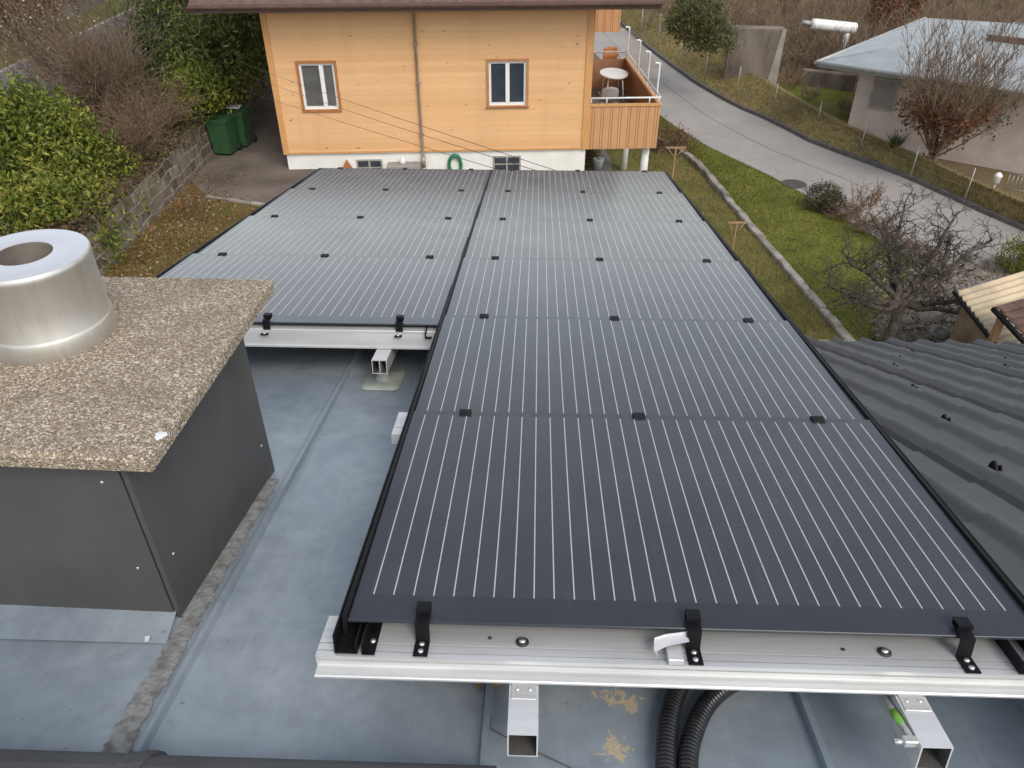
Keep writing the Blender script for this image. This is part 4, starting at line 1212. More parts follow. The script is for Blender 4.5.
def wheelie_bin(label, pos, rot):
    b = thing('wheelie_bin', label, 'bin', pos, None, 'green wheelie bins by the stone wall')
    T = MX.Translation(V(pos)) @ MX.Rotation(rot, 4, 'Z')
    g = MB()
    w0, d0_, w1, d1_, h_ = .23, .25, .285, .335, .95
    lo = [V((-w0, -d0_, .06)), V((w0, -d0_, .06)), V((w0, d0_, .06)), V((-w0, d0_, .06))]
    hi = [V((-w1, -d1_, h_)), V((w1, -d1_, h_)), V((w1, d1_, h_)), V((-w1, d1_, h_))]
    vs = [T @ p for p in lo+hi]
    g.add(vs, [(3, 2, 1, 0), (0, 1, 5, 4), (1, 2, 6, 5), (2, 3, 7, 6), (3, 0, 4, 7), (4, 5, 6, 7)])
    g.box(-w1-.02, w1+.02, -d1_-.02, d1_+.01, h_-.06, h_-.002, bev=.01, T=T)
    part('body', g, M['bin'], b, bevel=.012)
    g = MB(); g.prism([(-d1_-.035, h_), (d1_+.03, h_), (d1_+.03, h_+.075), (d1_*.3, h_+.10), (-d1_-.035, h_+.045)], 'x', -w1-.025, w1+.025, T=T)
    ld = part('lid', g, M['bin'], b, bevel=.012)
    g = MB(); g.tube([T @ V((-w1*.8, d1_+.03, h_+.03)), T @ V((-w1*.8, d1_+.10, h_+.03)), T @ V((w1*.8, d1_+.10, h_+.03)), T @ V((w1*.8, d1_+.03, h_+.03))], .016, 8); part('handle', g, M['bin'], b)
    for sx in (-1, 1):
        g = MB(); g.tube([T @ V((sx*.24, d0_+.04, .10)), T @ V((sx*.29, d0_+.04, .10))], .10, 16); part('wheel', g, M['rubber'], b)
    return b
bp = at_z(224, 157, 0.01)
bz = .012
B1 = V((bp.x, bp.y+.32, bz)); B2 = V((bp.x+.24, bp.y+1.0, bz))
wheelie_bin('dark green wheelie bin, the nearer of two by the stone wall', B1, R(-8))
wheelie_bin('dark green wheelie bin with white paper on its lid, behind the other', B2, R(-6))
g = MB(); q = B2+V((-.05, 0, 1.06)); rr = random.Random(4)
n = 5
for j in range(n):
    for i in range(n): g.v.append((q.x-.2+.1*i, q.y-.18+.09*j, q.z+rr.uniform(0, .03)))
for j in range(n-1):
    for i in range(n-1): a = j*n+i; g.f.append((a, a+1, a+n+1, a+n)); g.m.append(0); g.sm.append(True)
pp_ = solo('paper_sheet', g, M['paper'], 'crumpled white paper lying on the rear bin lid', 'paper', q)
sd = pp_.modifiers.new('s', 'SOLIDIFY'); sd.thickness = .003

# railing above the wall beside the wooden house
g = MB(); fy0, fy1 = 26.0, 38
rail_t = thing('railing', 'thin metal railing on the stone wall beside the wooden house', 'railing', (-8.48, fy0, 1.05))
for z in (1.35, 1.68, 2.0): g.tube([(-8.48, fy0, z), (-8.48, fy1, z)], .018, 6)
part('rails', g, M['galv'], rail_t)
for i in range(11):
    y = fy0+(fy1-fy0)*i/10; part('rail_post', MB().tube([(-8.48, y, 1.0), (-8.48, y, 2.03)], .024, 6), M['galv'], rail_t)
# concrete wall above the upper road
g = MB(); g.box(-16.6, -16.2, 28.8, 46, 1.4, 3.7); solo('concrete_wall', g, M['old_concrete'], 'grey concrete wall above the upper road at the top left', 'wall', (-16.4, 34, 1.6))

# ------------------------------------------------------------------ vegetation helpers
def jitter(r_, s): return V((r_.gauss(0, s), r_.gauss(0, s), r_.gauss(0, s)))
def grow(mb, p, d, L, rad, lev, r_, spread=.7, up=.15, kids=(3, 5), shrink=.62, tips=None, twist=.22, nseg=4, minr=.003, sides=None, first=.35):
    path = [V(p)]; dirs = []
    d = d.normalized(); q = V(p)
    for i in range(nseg):
        d = (d + jitter(r_, twist) + V((0, 0, up*.25))).normalized()
        q = q + d*(L/nseg); path.append(q.copy()); dirs.append(d.copy())
    rend = max(minr, rad*.55)
    rs = [max(minr, rad+(rend-rad)*i/nseg) for i in range(nseg+1)]
    mb.tube(path, rs, sides or (7 if rad > .05 else 5 if rad > .015 else 3), cap=False)
    if lev == 0:
        if tips is not None: tips += path[1:]
        return
    for c in range(r_.randint(*kids)):
        t = first+(1-first)*(c+r_.random())/kids[1]; t = min(t, .999)
        i = min(int(t*nseg), nseg-1); f = t*nseg-i
        bp_ = path[i].lerp(path[i+1], f)
        ax = dirs[i]
        side = ax.orthogonal().normalized(); side = MX.Rotation(r_.uniform(0, 2*pi), 3, ax) @ side
        nd = (ax*(1-spread*.5)+side*spread*r_.uniform(.7, 1.3)+V((0, 0, up))).normalized()
        grow(mb, bp_, nd, L*shrink*r_.uniform(.75, 1.2), rend*.75, lev-1, r_, spread, up, kids, shrink, tips, twist, nseg, minr, sides, .15)
    nd = dirs[-1]
    grow(mb, path[-1], nd, L*shrink, rend, lev-1, r_, spread, up, kids, shrink, tips, twist, nseg, minr, sides, .15)
def blob_leaves(mb, blobs, n, L, W, r_, shell=.55, upb=.4, clump=6):
    vol = [b[1]*b[2]*b[3] for b in blobs]; tot = sum(vol)
    for (c, rx, ry, rz), vv in zip(blobs, vol):
        m_ = int(n*vv/tot/clump)
        for _ in range(m_):
            while True:
                q = V((r_.uniform(-1, 1), r_.uniform(-1, 1), r_.uniform(-1, 1)))
                if q.length <= 1 and q.length > 0.001: break
            rad = max(q.length**.35, shell*r_.random()); nq = q.normalized(); rad *= 1+.16*sin(nq.x*6+c[0]*3)*sin(nq.z*7+nq.y*5)
            q = q.normalized()*rad*(1+.14*sin(q.x*9+q.y*7)+.10*r_.gauss(0, 1))
            pc_ = V(c)+V((q.x*rx, q.y*ry, q.z*rz))
            for _k in range(clump):
                sz = r_.uniform(.55, 1.45); mb.leaf(pc_+jitter(r_, L*.8), L*sz, W*sz*r_.uniform(.8, 1.2), r_, 0, upb)
def shrub(name, label, cat, base, blobs, n, L, W, lm, bm, seed, group=None, stems=7, shell=.55, sprig=3.2):
    r_ = random.Random(seed); t = thing(name, label, cat, base, None, group)
    g = MB(); base = V(base)
    for i in range(stems):
        b = blobs[i % len(blobs)]; tgt = V(b[0])+V((r_.uniform(-.6, .6)*b[1], r_.uniform(-.6, .6)*b[2], r_.uniform(-.2, .5)*b[3]))
        mid_ = base.lerp(tgt, .5)+jitter(r_, .08)
        g.tube([base+jitter(r_, .06)*1, mid_, tgt], [.035, .022, .008], 5, cap=False)
    part('stems', g, bm, t)
    g = MB(); blob_leaves(g, blobs, n, L, W, r_, shell)
    for i in range(int(n*sprig/1000)):               # shoots standing out of the mass
        b = blobs[i % len(blobs)]; a = r_.uniform(0, 2*pi); e = r_.uniform(-.1, 1.4)
        d = V((cos(a)*cos(e), sin(a)*cos(e), sin(e))); p0 = V(b[0])+V((d.x*b[1], d.y*b[2], d.z*b[3]))*.85
        d = (d+V((0, 0, .7))+jitter(r_, .25)).normalized(); hgt = r_.uniform(.15, .5)*min(1.0, b[1]*1.2)
        for k in range(9): g.leaf(p0+d*hgt*(k/8)+jitter(r_, L*.15), L*r_.uniform(.7, 1.2), W*r_.uniform(.7, 1.2), r_, 0, .6)
    part('foliage', g, lm, t)
    return t
def px_blob(px, py, y, rpx, ry=None, sq=1.0):
    p = at_y(px, py, y); d = (p-CAM).dot(V((0, cos(PITCH), -sin(PITCH)))); r_ = rpx*d/FPX
    return (p, r_, ry or r_, r_*sq)

# laurel hedge behind the chimney
shrub('laurel_bush', 'large bright green laurel bush above the stone wall behind the chimney', 'bush', (-9.9, 16.6, 1.3),
      [px_blob(35, 155, 16.6, 55), px_blob(-25, 190, 16.2, 70), px_blob(72, 205, 16.4, 46), px_blob(112, 178, 17.0, 27), px_blob(40, 240, 15.8, 55), px_blob(18, 112, 16.9, 28), px_blob(92, 150, 17.0, 24), px_blob(-40, 110, 16.4, 40), px_blob(120, 205, 16.6, 22), px_blob(62, 128, 17.0, 26), px_blob(95, 235, 15.6, 34), px_blob(55, 225, 14.8, 48), px_blob(92, 208, 15.6, 28), px_blob(0, 240, 14.2, 56), px_blob(75, 255, 14.4, 40)],
      80000, .115, .050, M['laurel'], M['bark_brown'], 11)
def bare_shrub(name, label, base, n, L, rad, seed, bm, lev=2, spread=.55, group=None, leaves=None, cat='shrub', dirs=.45, up=.15, kids=(3, 5), tilt=V((0, 0, 0)), minr=.004, lname='dry_leaves', lsz=.05):
    r_ = random.Random(seed); t = thing(name, label, cat, base, None, group); g = MB(); tips = []
    for i in range(n):
        a = 2*pi*i/n+r_.uniform(-.3, .3)
        d = V((cos(a)*dirs*r_.uniform(.3, 1.5), sin(a)*dirs*r_.uniform(.3, 1.5), 1))+tilt
        grow(g, V(base)+V((cos(a)*.12, sin(a)*.12, -.02)), d, L*r_.uniform(.7, 1.15), rad, lev, r_, spread, up, kids, .58, tips, .12, 4, minr)
    part('stems', g, bm, t)
    if leaves:
        g = MB()
        for q in tips:
            if r_.random() < leaves[1]: g.leaf(q, lsz*r_.uniform(.7, 1.5), lsz*.6, r_)
        part(lname, g, leaves[0], t)
    return t
def zb_(x, y): return bank_h(x, y)
p = at_y(122, 150, 20.2); bare_shrub('bare_shrub', 'dense reddish brown leafless shrub above the stone wall', (p.x, p.y, zb_(p.x, p.y)), 60, 1.45, .012, 21, M['bark_red'], 2, .6, None, (M['brownleaf'], .16), dirs=.55, minr=.005)
p = at_y(85, 140, 21.2); bare_shrub('bare_shrub', 'grey brown leafless shrub between laurel bush and upper road', (p.x, p.y, zb_(p.x, p.y)), 34, 1.4, .012, 22, M['bark_brown'], 2, .7, None, (M['brownleaf'], .10), dirs=.7, minr=.005)
p = at_y(62, 120, 21.0); bare_shrub('blossom_shrub', 'thin shrub with scattered pale dry blossoms before the upper road', (p.x, p.y, zb_(p.x, p.y)), 12, 2.0, .012, 23, M['bark_red'], 2, .55, None, (M['paleleaf'], .38), dirs=.42, lname='blossoms', lsz=.055, tilt=V((-.05, 0, 0)), minr=.005)
p = at_y(165, 150, 19.4); bare_shrub('bare_shrub', 'low brown twiggy shrub with dry leaves hanging over the stone wall top', (p.x-.15, p.y, 1.1), 40, .85, .010, 24, M['bark_brown'], 2, .7, None, (M['brownleaf'], .45), dirs=1.0, minr=.0045)
p = at_y(140, 172, 18.0); bare_shrub('bare_shrub', 'brown twiggy shrub beside the laurel, leaning over the stone wall', (-8.9, 17.9, 1.1), 34, .8, .010, 26, M['bark_red'], 2, .7, None, (M['brownleaf'], .4), dirs=1.0, minr=.0045)
p = at_y(262, 60, 31); 
shrub('evergreen_shrub', 'dark evergreen shrub crowding the wall above the bins', 'shrub', (-9.2, 23.0, 1.2),
      [px_blob(212, 62, 22.6, 46), px_blob(182, 28, 24.5, 44), px_blob(240, 30, 24.5, 36), px_blob(196, 92, 22.0, 26), px_blob(222, 5, 26.0, 44), px_blob(160, 55, 24.0, 26)],
      24000, .125, .055, M['dark_leaf'], M['bark_brown'], 31)
shrub('yellowing_shrub', 'bright yellow green shrub at the foot of the dark evergreen', 'shrub', (-9.0, 20.6, 1.15),
      [px_blob(196, 92, 21.0, 22), px_blob(176, 112, 20.4, 15), px_blob(212, 88, 21.4, 15)], 4200, .11, .05, M['laurel'], M['bark_brown'], 32)
p = at_y(170, 70, 24); bare_shrub('bare_shrub', 'tall grey leafless shrub leaning over the dark evergreen', (-10.2, 23.4, 1.4), 9, 1.9, .014, 25, M['bark_grey'], 2, .6, None, None, dirs=.4, minr=.006)
shrub('roadside_shrub', 'dull green shrub at the top edge beside the upper road', 'shrub', (-11.0, 30.0, 1.6),
      [px_blob(150, 8, 30, 26), px_blob(190, -10, 30, 34)], 3500, .10, .05, M['yew'], M['bark_brown'], 33)
# ivy, dead leaves and low growth covering the bank and the wall top
g = MB(); r_ = random.Random(27)
for _ in range(15000):
    x = -8.35-abs(r_.gauss(0, 1.6)); y = r_.uniform(9, 34)
    if x < -11.7: continue
    z = bank_h(x, y)+abs(r_.gauss(0, .07)); g.leaf(V((x, y, z)), r_.uniform(.06, .13), r_.uniform(.04, .08), r_, r_.choice((0, 0, 0, 1, 2)), .1)
for _ in range(2600):
    y = r_.uniform(9, 30); t_ = abs(r_.gauss(0, .22)); g.leaf(V((-8.33+r_.uniform(-.04, .06), y, 1.06-t_*(1 if sin(y*1.9)+sin(y*.7) > .2 else .25))), r_.uniform(.05, .11), r_.uniform(.03, .07), r_, r_.choice((0, 0, 1, 2)), -.3)
struct('ground_cover', g, [M['litter2'], M['dark_leaf'], M['brownleaf']], 'stuff')
# trees at the upper left corner
r_ = random.Random(41)
def big_tree(name, label, base, H, rad, seed, bm, lev=3, spread=.6, cat='tree', leaves=None, crown=.45, up=.2, kids=(2, 4), lname='crown_leaves', lsz=.09, group=None, L0=.42):
    r_ = random.Random(seed); t = thing(name, label, cat, base, None, group); tips = []
    base = V(base); top = base+V((r_.uniform(-.2, .2), r_.uniform(-.2, .2), H*crown))
    g = MB(); g.tube([base+V((0, 0, -.1)), base.lerp(top, .3)+jitter(r_, .03), top], [rad*1.35, rad, rad*.8], 10, cap=False)
    part('trunk', g, bm, t)
    g = MB()
    for i in range(r_.randint(4, 6)):
        a = 2*pi*i/5+r_.uniform(-.4, .4)
        grow(g, base.lerp(top, r_.uniform(.7, 1.0)), V((cos(a)*spread, sin(a)*spread, .8)), H*L0*r_.uniform(.8, 1.2), rad*.5, lev-1, r_, spread, up, kids, .62, tips, .16, 4, .006)
    part('crown', g, bm, t)
    if leaves:
        g = MB()
        for q in tips:
            if r_.random() < leaves[1]: g.leaf(q, lsz*r_.uniform(.7, 1.4), lsz*.6, r_)
        part(lname, g, leaves[0], t)
    return t
big_tree('bare_tree', 'thick grey trunk at the top left corner of the picture', (-16.35, 25.2, 1.65), 9, .26, 42, M['bark_grey'], 4)
p = at_z(40, 8, 2.0); bare_shrub('bare_shrub', 'rusty brown shrub against the concrete wall at the top left', (-16.0, 28.2, 1.65), 26, 1.2, .012, 43, M['bark_red'], 2, .7, None, (M['rust'], .8), dirs=.7, minr=.006, lsz=.10)
bare_shrub('bare_shrub', 'brown shrub beside the thick trunk at the top left', (-16.3, 26.6, 1.7), 30, 1.2, .012, 44, M['bark_brown'], 2, .7, None, (M['brownleaf'], .7), dirs=.7, minr=.006, lsz=.10)
# upright dry weed by the wall
p = at_z(200, 222, .0); bare_shrub('dry_weed', 'single upright dry brown weed stalk in the leafy grass', (p.x, p.y, 0), 5, .75, .008, 45, M['bark_red'], 1, .35, None, (M['brownleaf'], .3), dirs=.12, cat='weed', minr=.004)
# fallen leaves
g = MB(); r_ = random.Random(51)
for _ in range(5200):
    x = -8.2+abs(r_.gauss(0, .95)); y = r_.uniform(7, 18.3)
    if x > -4.8: continue
    g.leaf(V((x, y, .012+r_.random()*.02)), r_.uniform(.05, .10), r_.uniform(.04, .06), r_, 0, -.6)
for _ in range(260):
    x = -8.2+r_.random()*1.3; y = r_.uniform(17.8, 19.6); g.leaf(V((x, y, .02)), r_.uniform(.05, .10), r_.uniform(.04, .06), r_, 0, -.6)
for _ in range(420):
    q = r_.random(); i = int(q*38); p = wl40[i].lerp(lawn_r[i], r_.random())+V((r_.gauss(0, .3), 0, .05)); g.leaf(p, r_.uniform(.05, .09), .05, r_, 0, -.4)
struct('fallen_leaves', g, M['litter'], 'stuff')
g = MB()
for _ in range(6500):
    x = r_.uniform(-8.2, -4.8); y = r_.uniform(8, 17.4)
    h_ = r_.uniform(.04, .10); a = r_.uniform(0, 2*pi); w = .008
    g.add([V((x-w*cos(a), y-w*sin(a), 0)), V((x+w*cos(a), y+w*sin(a), 0)), V((x+r_.gauss(0, .03), y+r_.gauss(0, .03), h_))], [(0, 1, 2)])
struct('grass_blades', g, M['blade'], 'stuff')

# =================================================================== GARDEN
# low edging wall between garden strip and lawn
g = MB(); rw = random.Random(9)
wl = resample(wline, 46)
for i in range(45):
    a, b = wl[i], wl[i+1]; d = (b-a); L_ = d.length; T = MX.Translation(a) @ MX.Rotation(math.atan2(d.y, d.x), 4, 'Z')
    w = .085+.015*rw.random(); hh = (.10 if i > 14 else .16)+.03*rw.random()
    g.box(0.004, L_-.006, -w+rw.uniform(-.012, .012), w+rw.uniform(-.012, .012), -.1, hh, bev=.02, T=T)
solo('edging_wall', g, M['edging'], 'low pale stone edging wall curving between garden strip and lawn', 'wall', wline[2])
def cloth_post(label, px, py, H, w, braces=True):
    p = at_z(px, py, GR+H); base = V((p.x, p.y, GR))
    t = thing('clothes_post', label, 'post', base, None, 'wooden T posts in the garden')
    part('post', MB().box(p.x-.024, p.x+.024, p.y-.024, p.y+.024, GR-.1, GR+H-.03, bev=.006), M['weather_wood'], t)
    part('crossbar', MB().box(p.x-w, p.x+w, p.y-.022, p.y+.022, GR+H-.029, GR+H+.015, bev=.006), M['weather_wood'], t)
    g = MB()
    for s_ in (-1, 1): g.tube([(p.x+s_*.02, p.y, GR+H-.26), (p.x+s_*w*.75, p.y, GR+H-.03)], .015, 5)
    part('brace', g, M['weather_wood'], t)
cloth_post('wooden T post farthest back, near the brown bush by the balcony', 676, 147.5, 1.7, .26)
cloth_post('wooden T post standing against the pale edging wall', 737, 222.5, 1.7, .19)
cloth_post('wooden T post with braces peeping over the tile eave', 832, 341, 1.7, .22)
# manhole on the road edge
mp = at_z(794, 184.5, GR); g = MB(); g.lathe([(.36, 0), (.36, .018), (.33, .022), (.30, .018), (.0001, .018)], 24, T=MX.Translation(mp+V((0, 0, .004))))
solo('manhole_cover', g, M['manhole'], 'round dark manhole cover at the near road edge', 'manhole', mp)
# bushes
p = at_z(824, 213, GR); r1 = .38
shrub('box_ball', 'rounded dull green box bush between lawn and road', 'bush', (p.x, p.y, GR), [(V((p.x-.05, p.y+.25, GR+.34)), .46, .38, .36), (V((p.x+.14, p.y+.05, GR+.28)), .34, .33, .30)], 5200, .045, .025, M['ball'], M['bark_brown'], 61, shell=.8)
p = at_z(659, 152, GR)
shrub('brown_bush', 'dark brown rounded bush beside the balcony corner', 'bush', (p.x, p.y, GR), [(V((p.x+.2, p.y+.2, GR+.35)), .60, .5, .40), (V((p.x+.75, p.y-.1, GR+.28)), .35, .4, .30)], 2600, .07, .03, M['brownleaf'], M['bark_brown'], 62)
p = at_z(860, 220, GR); bare_shrub('dry_shrub', 'slender upright dry orange shrub at the road edge', (p.x, p.y, GR), 9, .60, .008, 63, M['bark_pale'], 2, .4, None, (M['litter'], .35), dirs=.12, minr=.004, lsz=.05)
g_ = 0
for i, (px, py) in enumerate(((845, 219), (868, 232), (892, 246), (918, 259))):
    p = at_z(px, py, GR); bare_shrub('low_hedge_shrub', ['low brown leafless shrub next to the box bush', 'low brown leafless shrub under the slender orange one', 'low brown leafless shrub between lawn and road, behind the tree crown', 'low brown leafless shrub nearest the rocks along the road edge'][i],
        (p.x, p.y, GR), 16, .32, .007, 70+i, M['bark_red'], 2, .8, 'low shrubs between lawn and road', (M['brownleaf'], .35), dirs=.9, minr=.004, lsz=.045)
# the old bare fruit tree
def fruit_tree():
    r_ = random.Random(77)
    base = at_z(884, 352, GR); base.z = GR
    t = thing('fruit_tree', 'gnarled leafless fruit tree with spreading crown behind the tile eave', 'tree', base)
    tips = []; g = MB()
    fork = at_y(900, 304, base.y+.15)
    g.tube([base+V((0, 0, -.1)), base+V((.02, 0, .45)), base.lerp(fork, .6)+V((.03, 0, 0)), fork], [.15, .115, .105, .11], 10, cap=False)
    part('trunk', g, M['bark_grey'], t)
    g = MB()
    limbs = [((948, 240), .9), ((1000, 292), .3), ((842, 250), .6), ((825, 282), -.2), ((905, 205), 1.7), ((958, 212), 1.1), ((872, 218), 1.3), ((850, 300), -.5), ((992, 240), 1.2), ((978, 318), -.6), ((930, 272), .2), ((890, 248), .4)]
    for (px, py), dy in limbs:
        tgt = at_y(px, py, base.y+dy+.3)
        d = tgt-fork; L_ = d.length
        m1 = fork.lerp(tgt, .5)+V((0, 0, -.03))+jitter(r_, .09)
        path = [fork+jitter(r_, .03), fork.lerp(m1, .5)+jitter(r_, .06), m1, m1.lerp(tgt, .5)+jitter(r_, .07), tgt]
        g.tube(path, [.078, .060, .046, .034, .020], 7, cap=False)
        for i in range(17):
            tt = .30+.70*(i+r_.random())/17; k_ = min(int(tt*4), 3); q = path[k_].lerp(path[k_+1], tt*4-k_)
            a = r_.uniform(0, 2*pi); dd_ = V((cos(a), sin(a), r_.uniform(-.15, .6)))+d.normalized()*.5
            grow(g, q, dd_, r_.uniform(.24, .50), .015, 2, r_, .85, .08, (2, 3), .62, tips, .36, 4, .0052)
    part('crown', g, M['bark_grey'], t)
fruit_tree()
# rocks, bucket, small conifer, shed under the tree
for i, (px, py, s_) in enumerate(((912, 300, .20), (928, 318, .30), (940, 335, .22), (955, 300, .16), (905, 322, .16), (972, 262, .24), (948, 262, .26), (930, 258, .18))):
    p = at_z(px, py, GR); g = MB(); rr = random.Random(90+i); n = 10
    prof = [(.0001, s_*.8), (s_*.55, s_*.68), (s_*.95, s_*.3), (s_*1.02, -.05)]
    g.lathe(prof, n, T=MX.Translation(p)); g.v = [tuple(V(v_)+jitter(rr, s_*.10)) for v_ in g.v]
    solo('rock', g, M['boulder'], ['pale rock left of the tree trunk base', 'largest pale rock in the bare soil right of the trunk', 'pale rock nearest the tile eave in the bare soil', 'small pale rock below the right branches', 'small pale rock close to the trunk', 'pale rock near the yellow green conifer', 'broad pale rock at the road edge behind the tree', 'small pale rock at the road edge behind the tree'][i], 'rock', p, None, 'rocks round the fruit tree')
p = at_z(1012, 272, GR); shrub('small_conifer', 'small yellow green conifer at the right edge by the road', 'conifer', (p.x, p.y, GR), [(V((p.x, p.y, GR+.35)), .45, .4, .36), (V((p.x+.55, p.y-.1, GR+.42)), .5, .45, .44), (V((p.x+.1, p.y, GR+.62)), .26, .25, .25)], 5500, .06, .02, M['yellowgreen'], M['bark_brown'], 95)
p = at_z(965, 352, GR); q = at_z(940, 345, GR)
bk = thing('water_bucket', 'dark blue grey bucket under the shed eave behind the tiles', 'bucket', p)
g = MB(); g.lathe([(.0001, .02), (.17, .02), (.21, .40), (.225, .41), (.225, .43), (.20, .43), (.165, .05), (.0001, .05)], 20, T=MX.Translation(p)); part('body', g, M['blueplastic'], bk)
g = MB(); g.tube([p+V((.215*cos(a), 0, .42+.20*sin(a))) for a in [pi*k/10 for k in range(11)]], .006, 5); part('handle', g, M['galv'], bk)
# shed with corrugated roof, brown tile corner at far right
shed = thing('garden_shed', 'low shed with weathered cream corrugated roof beside the fruit tree', 'shed', at_z(960, 330, GR))
zs0 = GR+1.35
A_ = at_z(957, 291, zs0+.28); B_ = at_z(1050, 263, zs0+.30); C_ = at_z(1014, 364, zs0); D_ = at_z(1120, 335, zs0+.02)
g = MB(); nx_, ny_ = 120, 6
for j in range(ny_+1):
    for i in range(nx_+1):
        s_ = i/nx_; t_ = j/ny_
        # ribs run from the left edge (A-C) to the right edge (B-D)
        p = A_.lerp(C_, s_).lerp(B_.lerp(D_, s_), t_); g.v.append((p.x, p.y, p.z+.022*sin(s_*2*pi*13)))
for j in range(ny_):
    for i in range(nx_): a = j*(nx_+1)+i; g.f.append((a, a+1, a+nx_+2, a+nx_+1)); g.m.append(0); g.sm.append(True)
rfs = part('corrugated_roof', g, M['corrug'], shed); sd = rfs.modifiers.new('s', 'SOLIDIFY'); sd.thickness = .012
g = MB(); ins = [A_.lerp(D_, .06), B_.lerp(C_, .0), D_.lerp(A_, .0), C_.lerp(B_, .06)]
w_ = [V((p.x, p.y, 0)) for p in ins]
vs = [V((p.x, p.y, GR-.1)) for p in w_]+[V((p.x, p.y, q.z-.06)) for p, q in zip(w_, ins)]
g.add(vs, [(0, 1, 5, 4), (1, 2, 6, 5), (2, 3, 7, 6), (3, 0, 4, 7)]); part('shed_wall', g, M['bark_brown'], shed)
g = MB(); g.tube([A_+V((-.04, .02, -.03)), C_+V((-.04, -.03, -.03))], .035, 6); part('verge_board', g, M['black'], shed)
# brown tiled roof corner
tr = thing('tiled_lean_to', 'corner of a brown tiled lean-to roof at the right edge', 'lean-to', at_z(1010, 345, GR))
zt_ = GR+2.0
E_ = at_z(996, 306, zt_+.05); F_ = at_z(1060, 288, zt_+.25); G_ = at_z(1028, 340, zt_-.10); H_ = at_z(1100, 330, zt_+.05)
g = MB(); nr = 5
for i in range(nr):
    s0, s1 = i/nr, (i+1)/nr+.03
    for c in range(8):
        t0, t1 = c/8, (c+1)/8-.004
        q = [E_.lerp(G_, s0).lerp(F_.lerp(H_, s0), t0), E_.lerp(G_, s0).lerp(F_.lerp(H_, s0), t1), E_.lerp(G_, s1).lerp(F_.lerp(H_, s1), t1), E_.lerp(G_, s1).lerp(F_.lerp(H_, s1), t0)]
        q = [q[0], q[1], q[2]+V((0, 0, .035)), q[3]+V((0, 0, .035))]
        lo = [p-V((0, 0, .02)) for p in q]
        g.add(q+lo, [(0, 1, 2, 3), (3, 2, 6, 7), (0, 4, 5, 1), (0, 3, 7, 4), (1, 5, 6, 2)])
part('tiles', g, M['roofbrown'], tr)
g = MB(); g.tube([E_+V((-.03, 0, -.05)), G_+V((-.03, 0, -.05))], .045, 8); part('gutter', g, M['black'], tr)
g = MB()
for p in (E_.lerp(H_, .1), G_.lerp(F_, .1)): g.box(p.x-.05, p.x+.05, p.y-.05, p.y+.05, GR-.1, p.z-.06)
part('support_post', g, M['weather_wood'], tr)
g = MB(); r_ = random.Random(93)
for _ in range(2600):
    x = r_.uniform(0, 1); px = r_.uniform(870, 1010); py = r_.uniform(262, 352); q = at_z(px, py, GR)
    if r_.random() < .55: g.leaf(q+V((0, 0, .02+r_.random()*.05)), r_.uniform(.05, .12), r_.uniform(.03, .07), r_, r_.choice((0, 0, 0, 1, 1, 2)), .2)
    else:
        s_ = r_.uniform(.02, .07); T = MX.Translation(q) @ MX.Rotation(r_.uniform(0, 6), 4, 'Z'); g.box(-s_, s_, -s_*.7, s_*.7, -.02, s_*.7, 3, bev=s_*.3, T=T)
struct('soil_litter', g, [M['brownleaf'], M['dark_leaf'], M['litter'], M['boulder']], 'stuff')
# pots by the path
p = at_z(588, 166, GR); shrub('potted_plant', 'brown potted plant beside the garden path at the house corner', 'plant', (p.x, p.y, GR), [(V((p.x, p.y, GR+.42)), .24, .24, .26)], 500, .09, .04, M['brownleaf'], M['bark_brown'], 96)
p = at_z(598, 168, GR); g = MB(); g.lathe([(.0001, 0), (.12, 0), (.17, .26), (.18, .28), (.15, .28), (.0001, .24)], 18, T=MX.Translation(p)); solo('white_pot', g, M['white'], 'white flower pot at the house corner by the path', 'pot', p)

# grass blades on the lawn and garden strip (uneven surface)
def blades(name, region, n, hmin, hmax, m, seed, zf, w=.012):
    r_ = random.Random(seed); g = MB()
    for _ in range(n):
        p = region(r_)
        if p is None: continue
        z = zf(p); h_ = r_.uniform(hmin, hmax); a = r_.uniform(0, 2*pi)
        g.add([V((p.x-w*cos(a), p.y-w*sin(a), z)), V((p.x+w*cos(a), p.y+w*sin(a), z)), V((p.x+r_.gauss(0, h_*.5), p.y+r_.gauss(0, h_*.5), z+h_))], [(0, 1, 2)])
    return struct(name, g, m, 'stuff')
def reg_between(A, B):
    def f(r_):
        s_ = r_.random()*(len(A)-1); i = int(s_); k_ = s_-i
        return A[i].lerp(A[i+1], k_).lerp(B[i].lerp(B[i+1], k_), r_.random())
    return f
blades('lawn_grass', reg_between(wl40, lawn_r), 26000, .025, .065, M['blade'], 101, lambda p: GR+.006, .010)
blades('garden_weeds', reg_between(wl40, [V((p.x-1.7, p.y, GR)) for p in wl40]), 16000, .03, .11, M['straw'], 102, lambda p: GR+.004, .010)
def emb_region(r_):
    j = r_.random()*8; i = r_.random()*38; a = int(j); b = int(i); fj, fi = j-a, i-b
    p = rows[a][b].lerp(rows[a][b+1], fi).lerp(rows[a+1][b].lerp(rows[a+1][b+1], fi), fj); return p
blades('embankment_grass', emb_region, 30000, .04, .16, M['straw'], 103, lambda p: p.z-.01, .013)

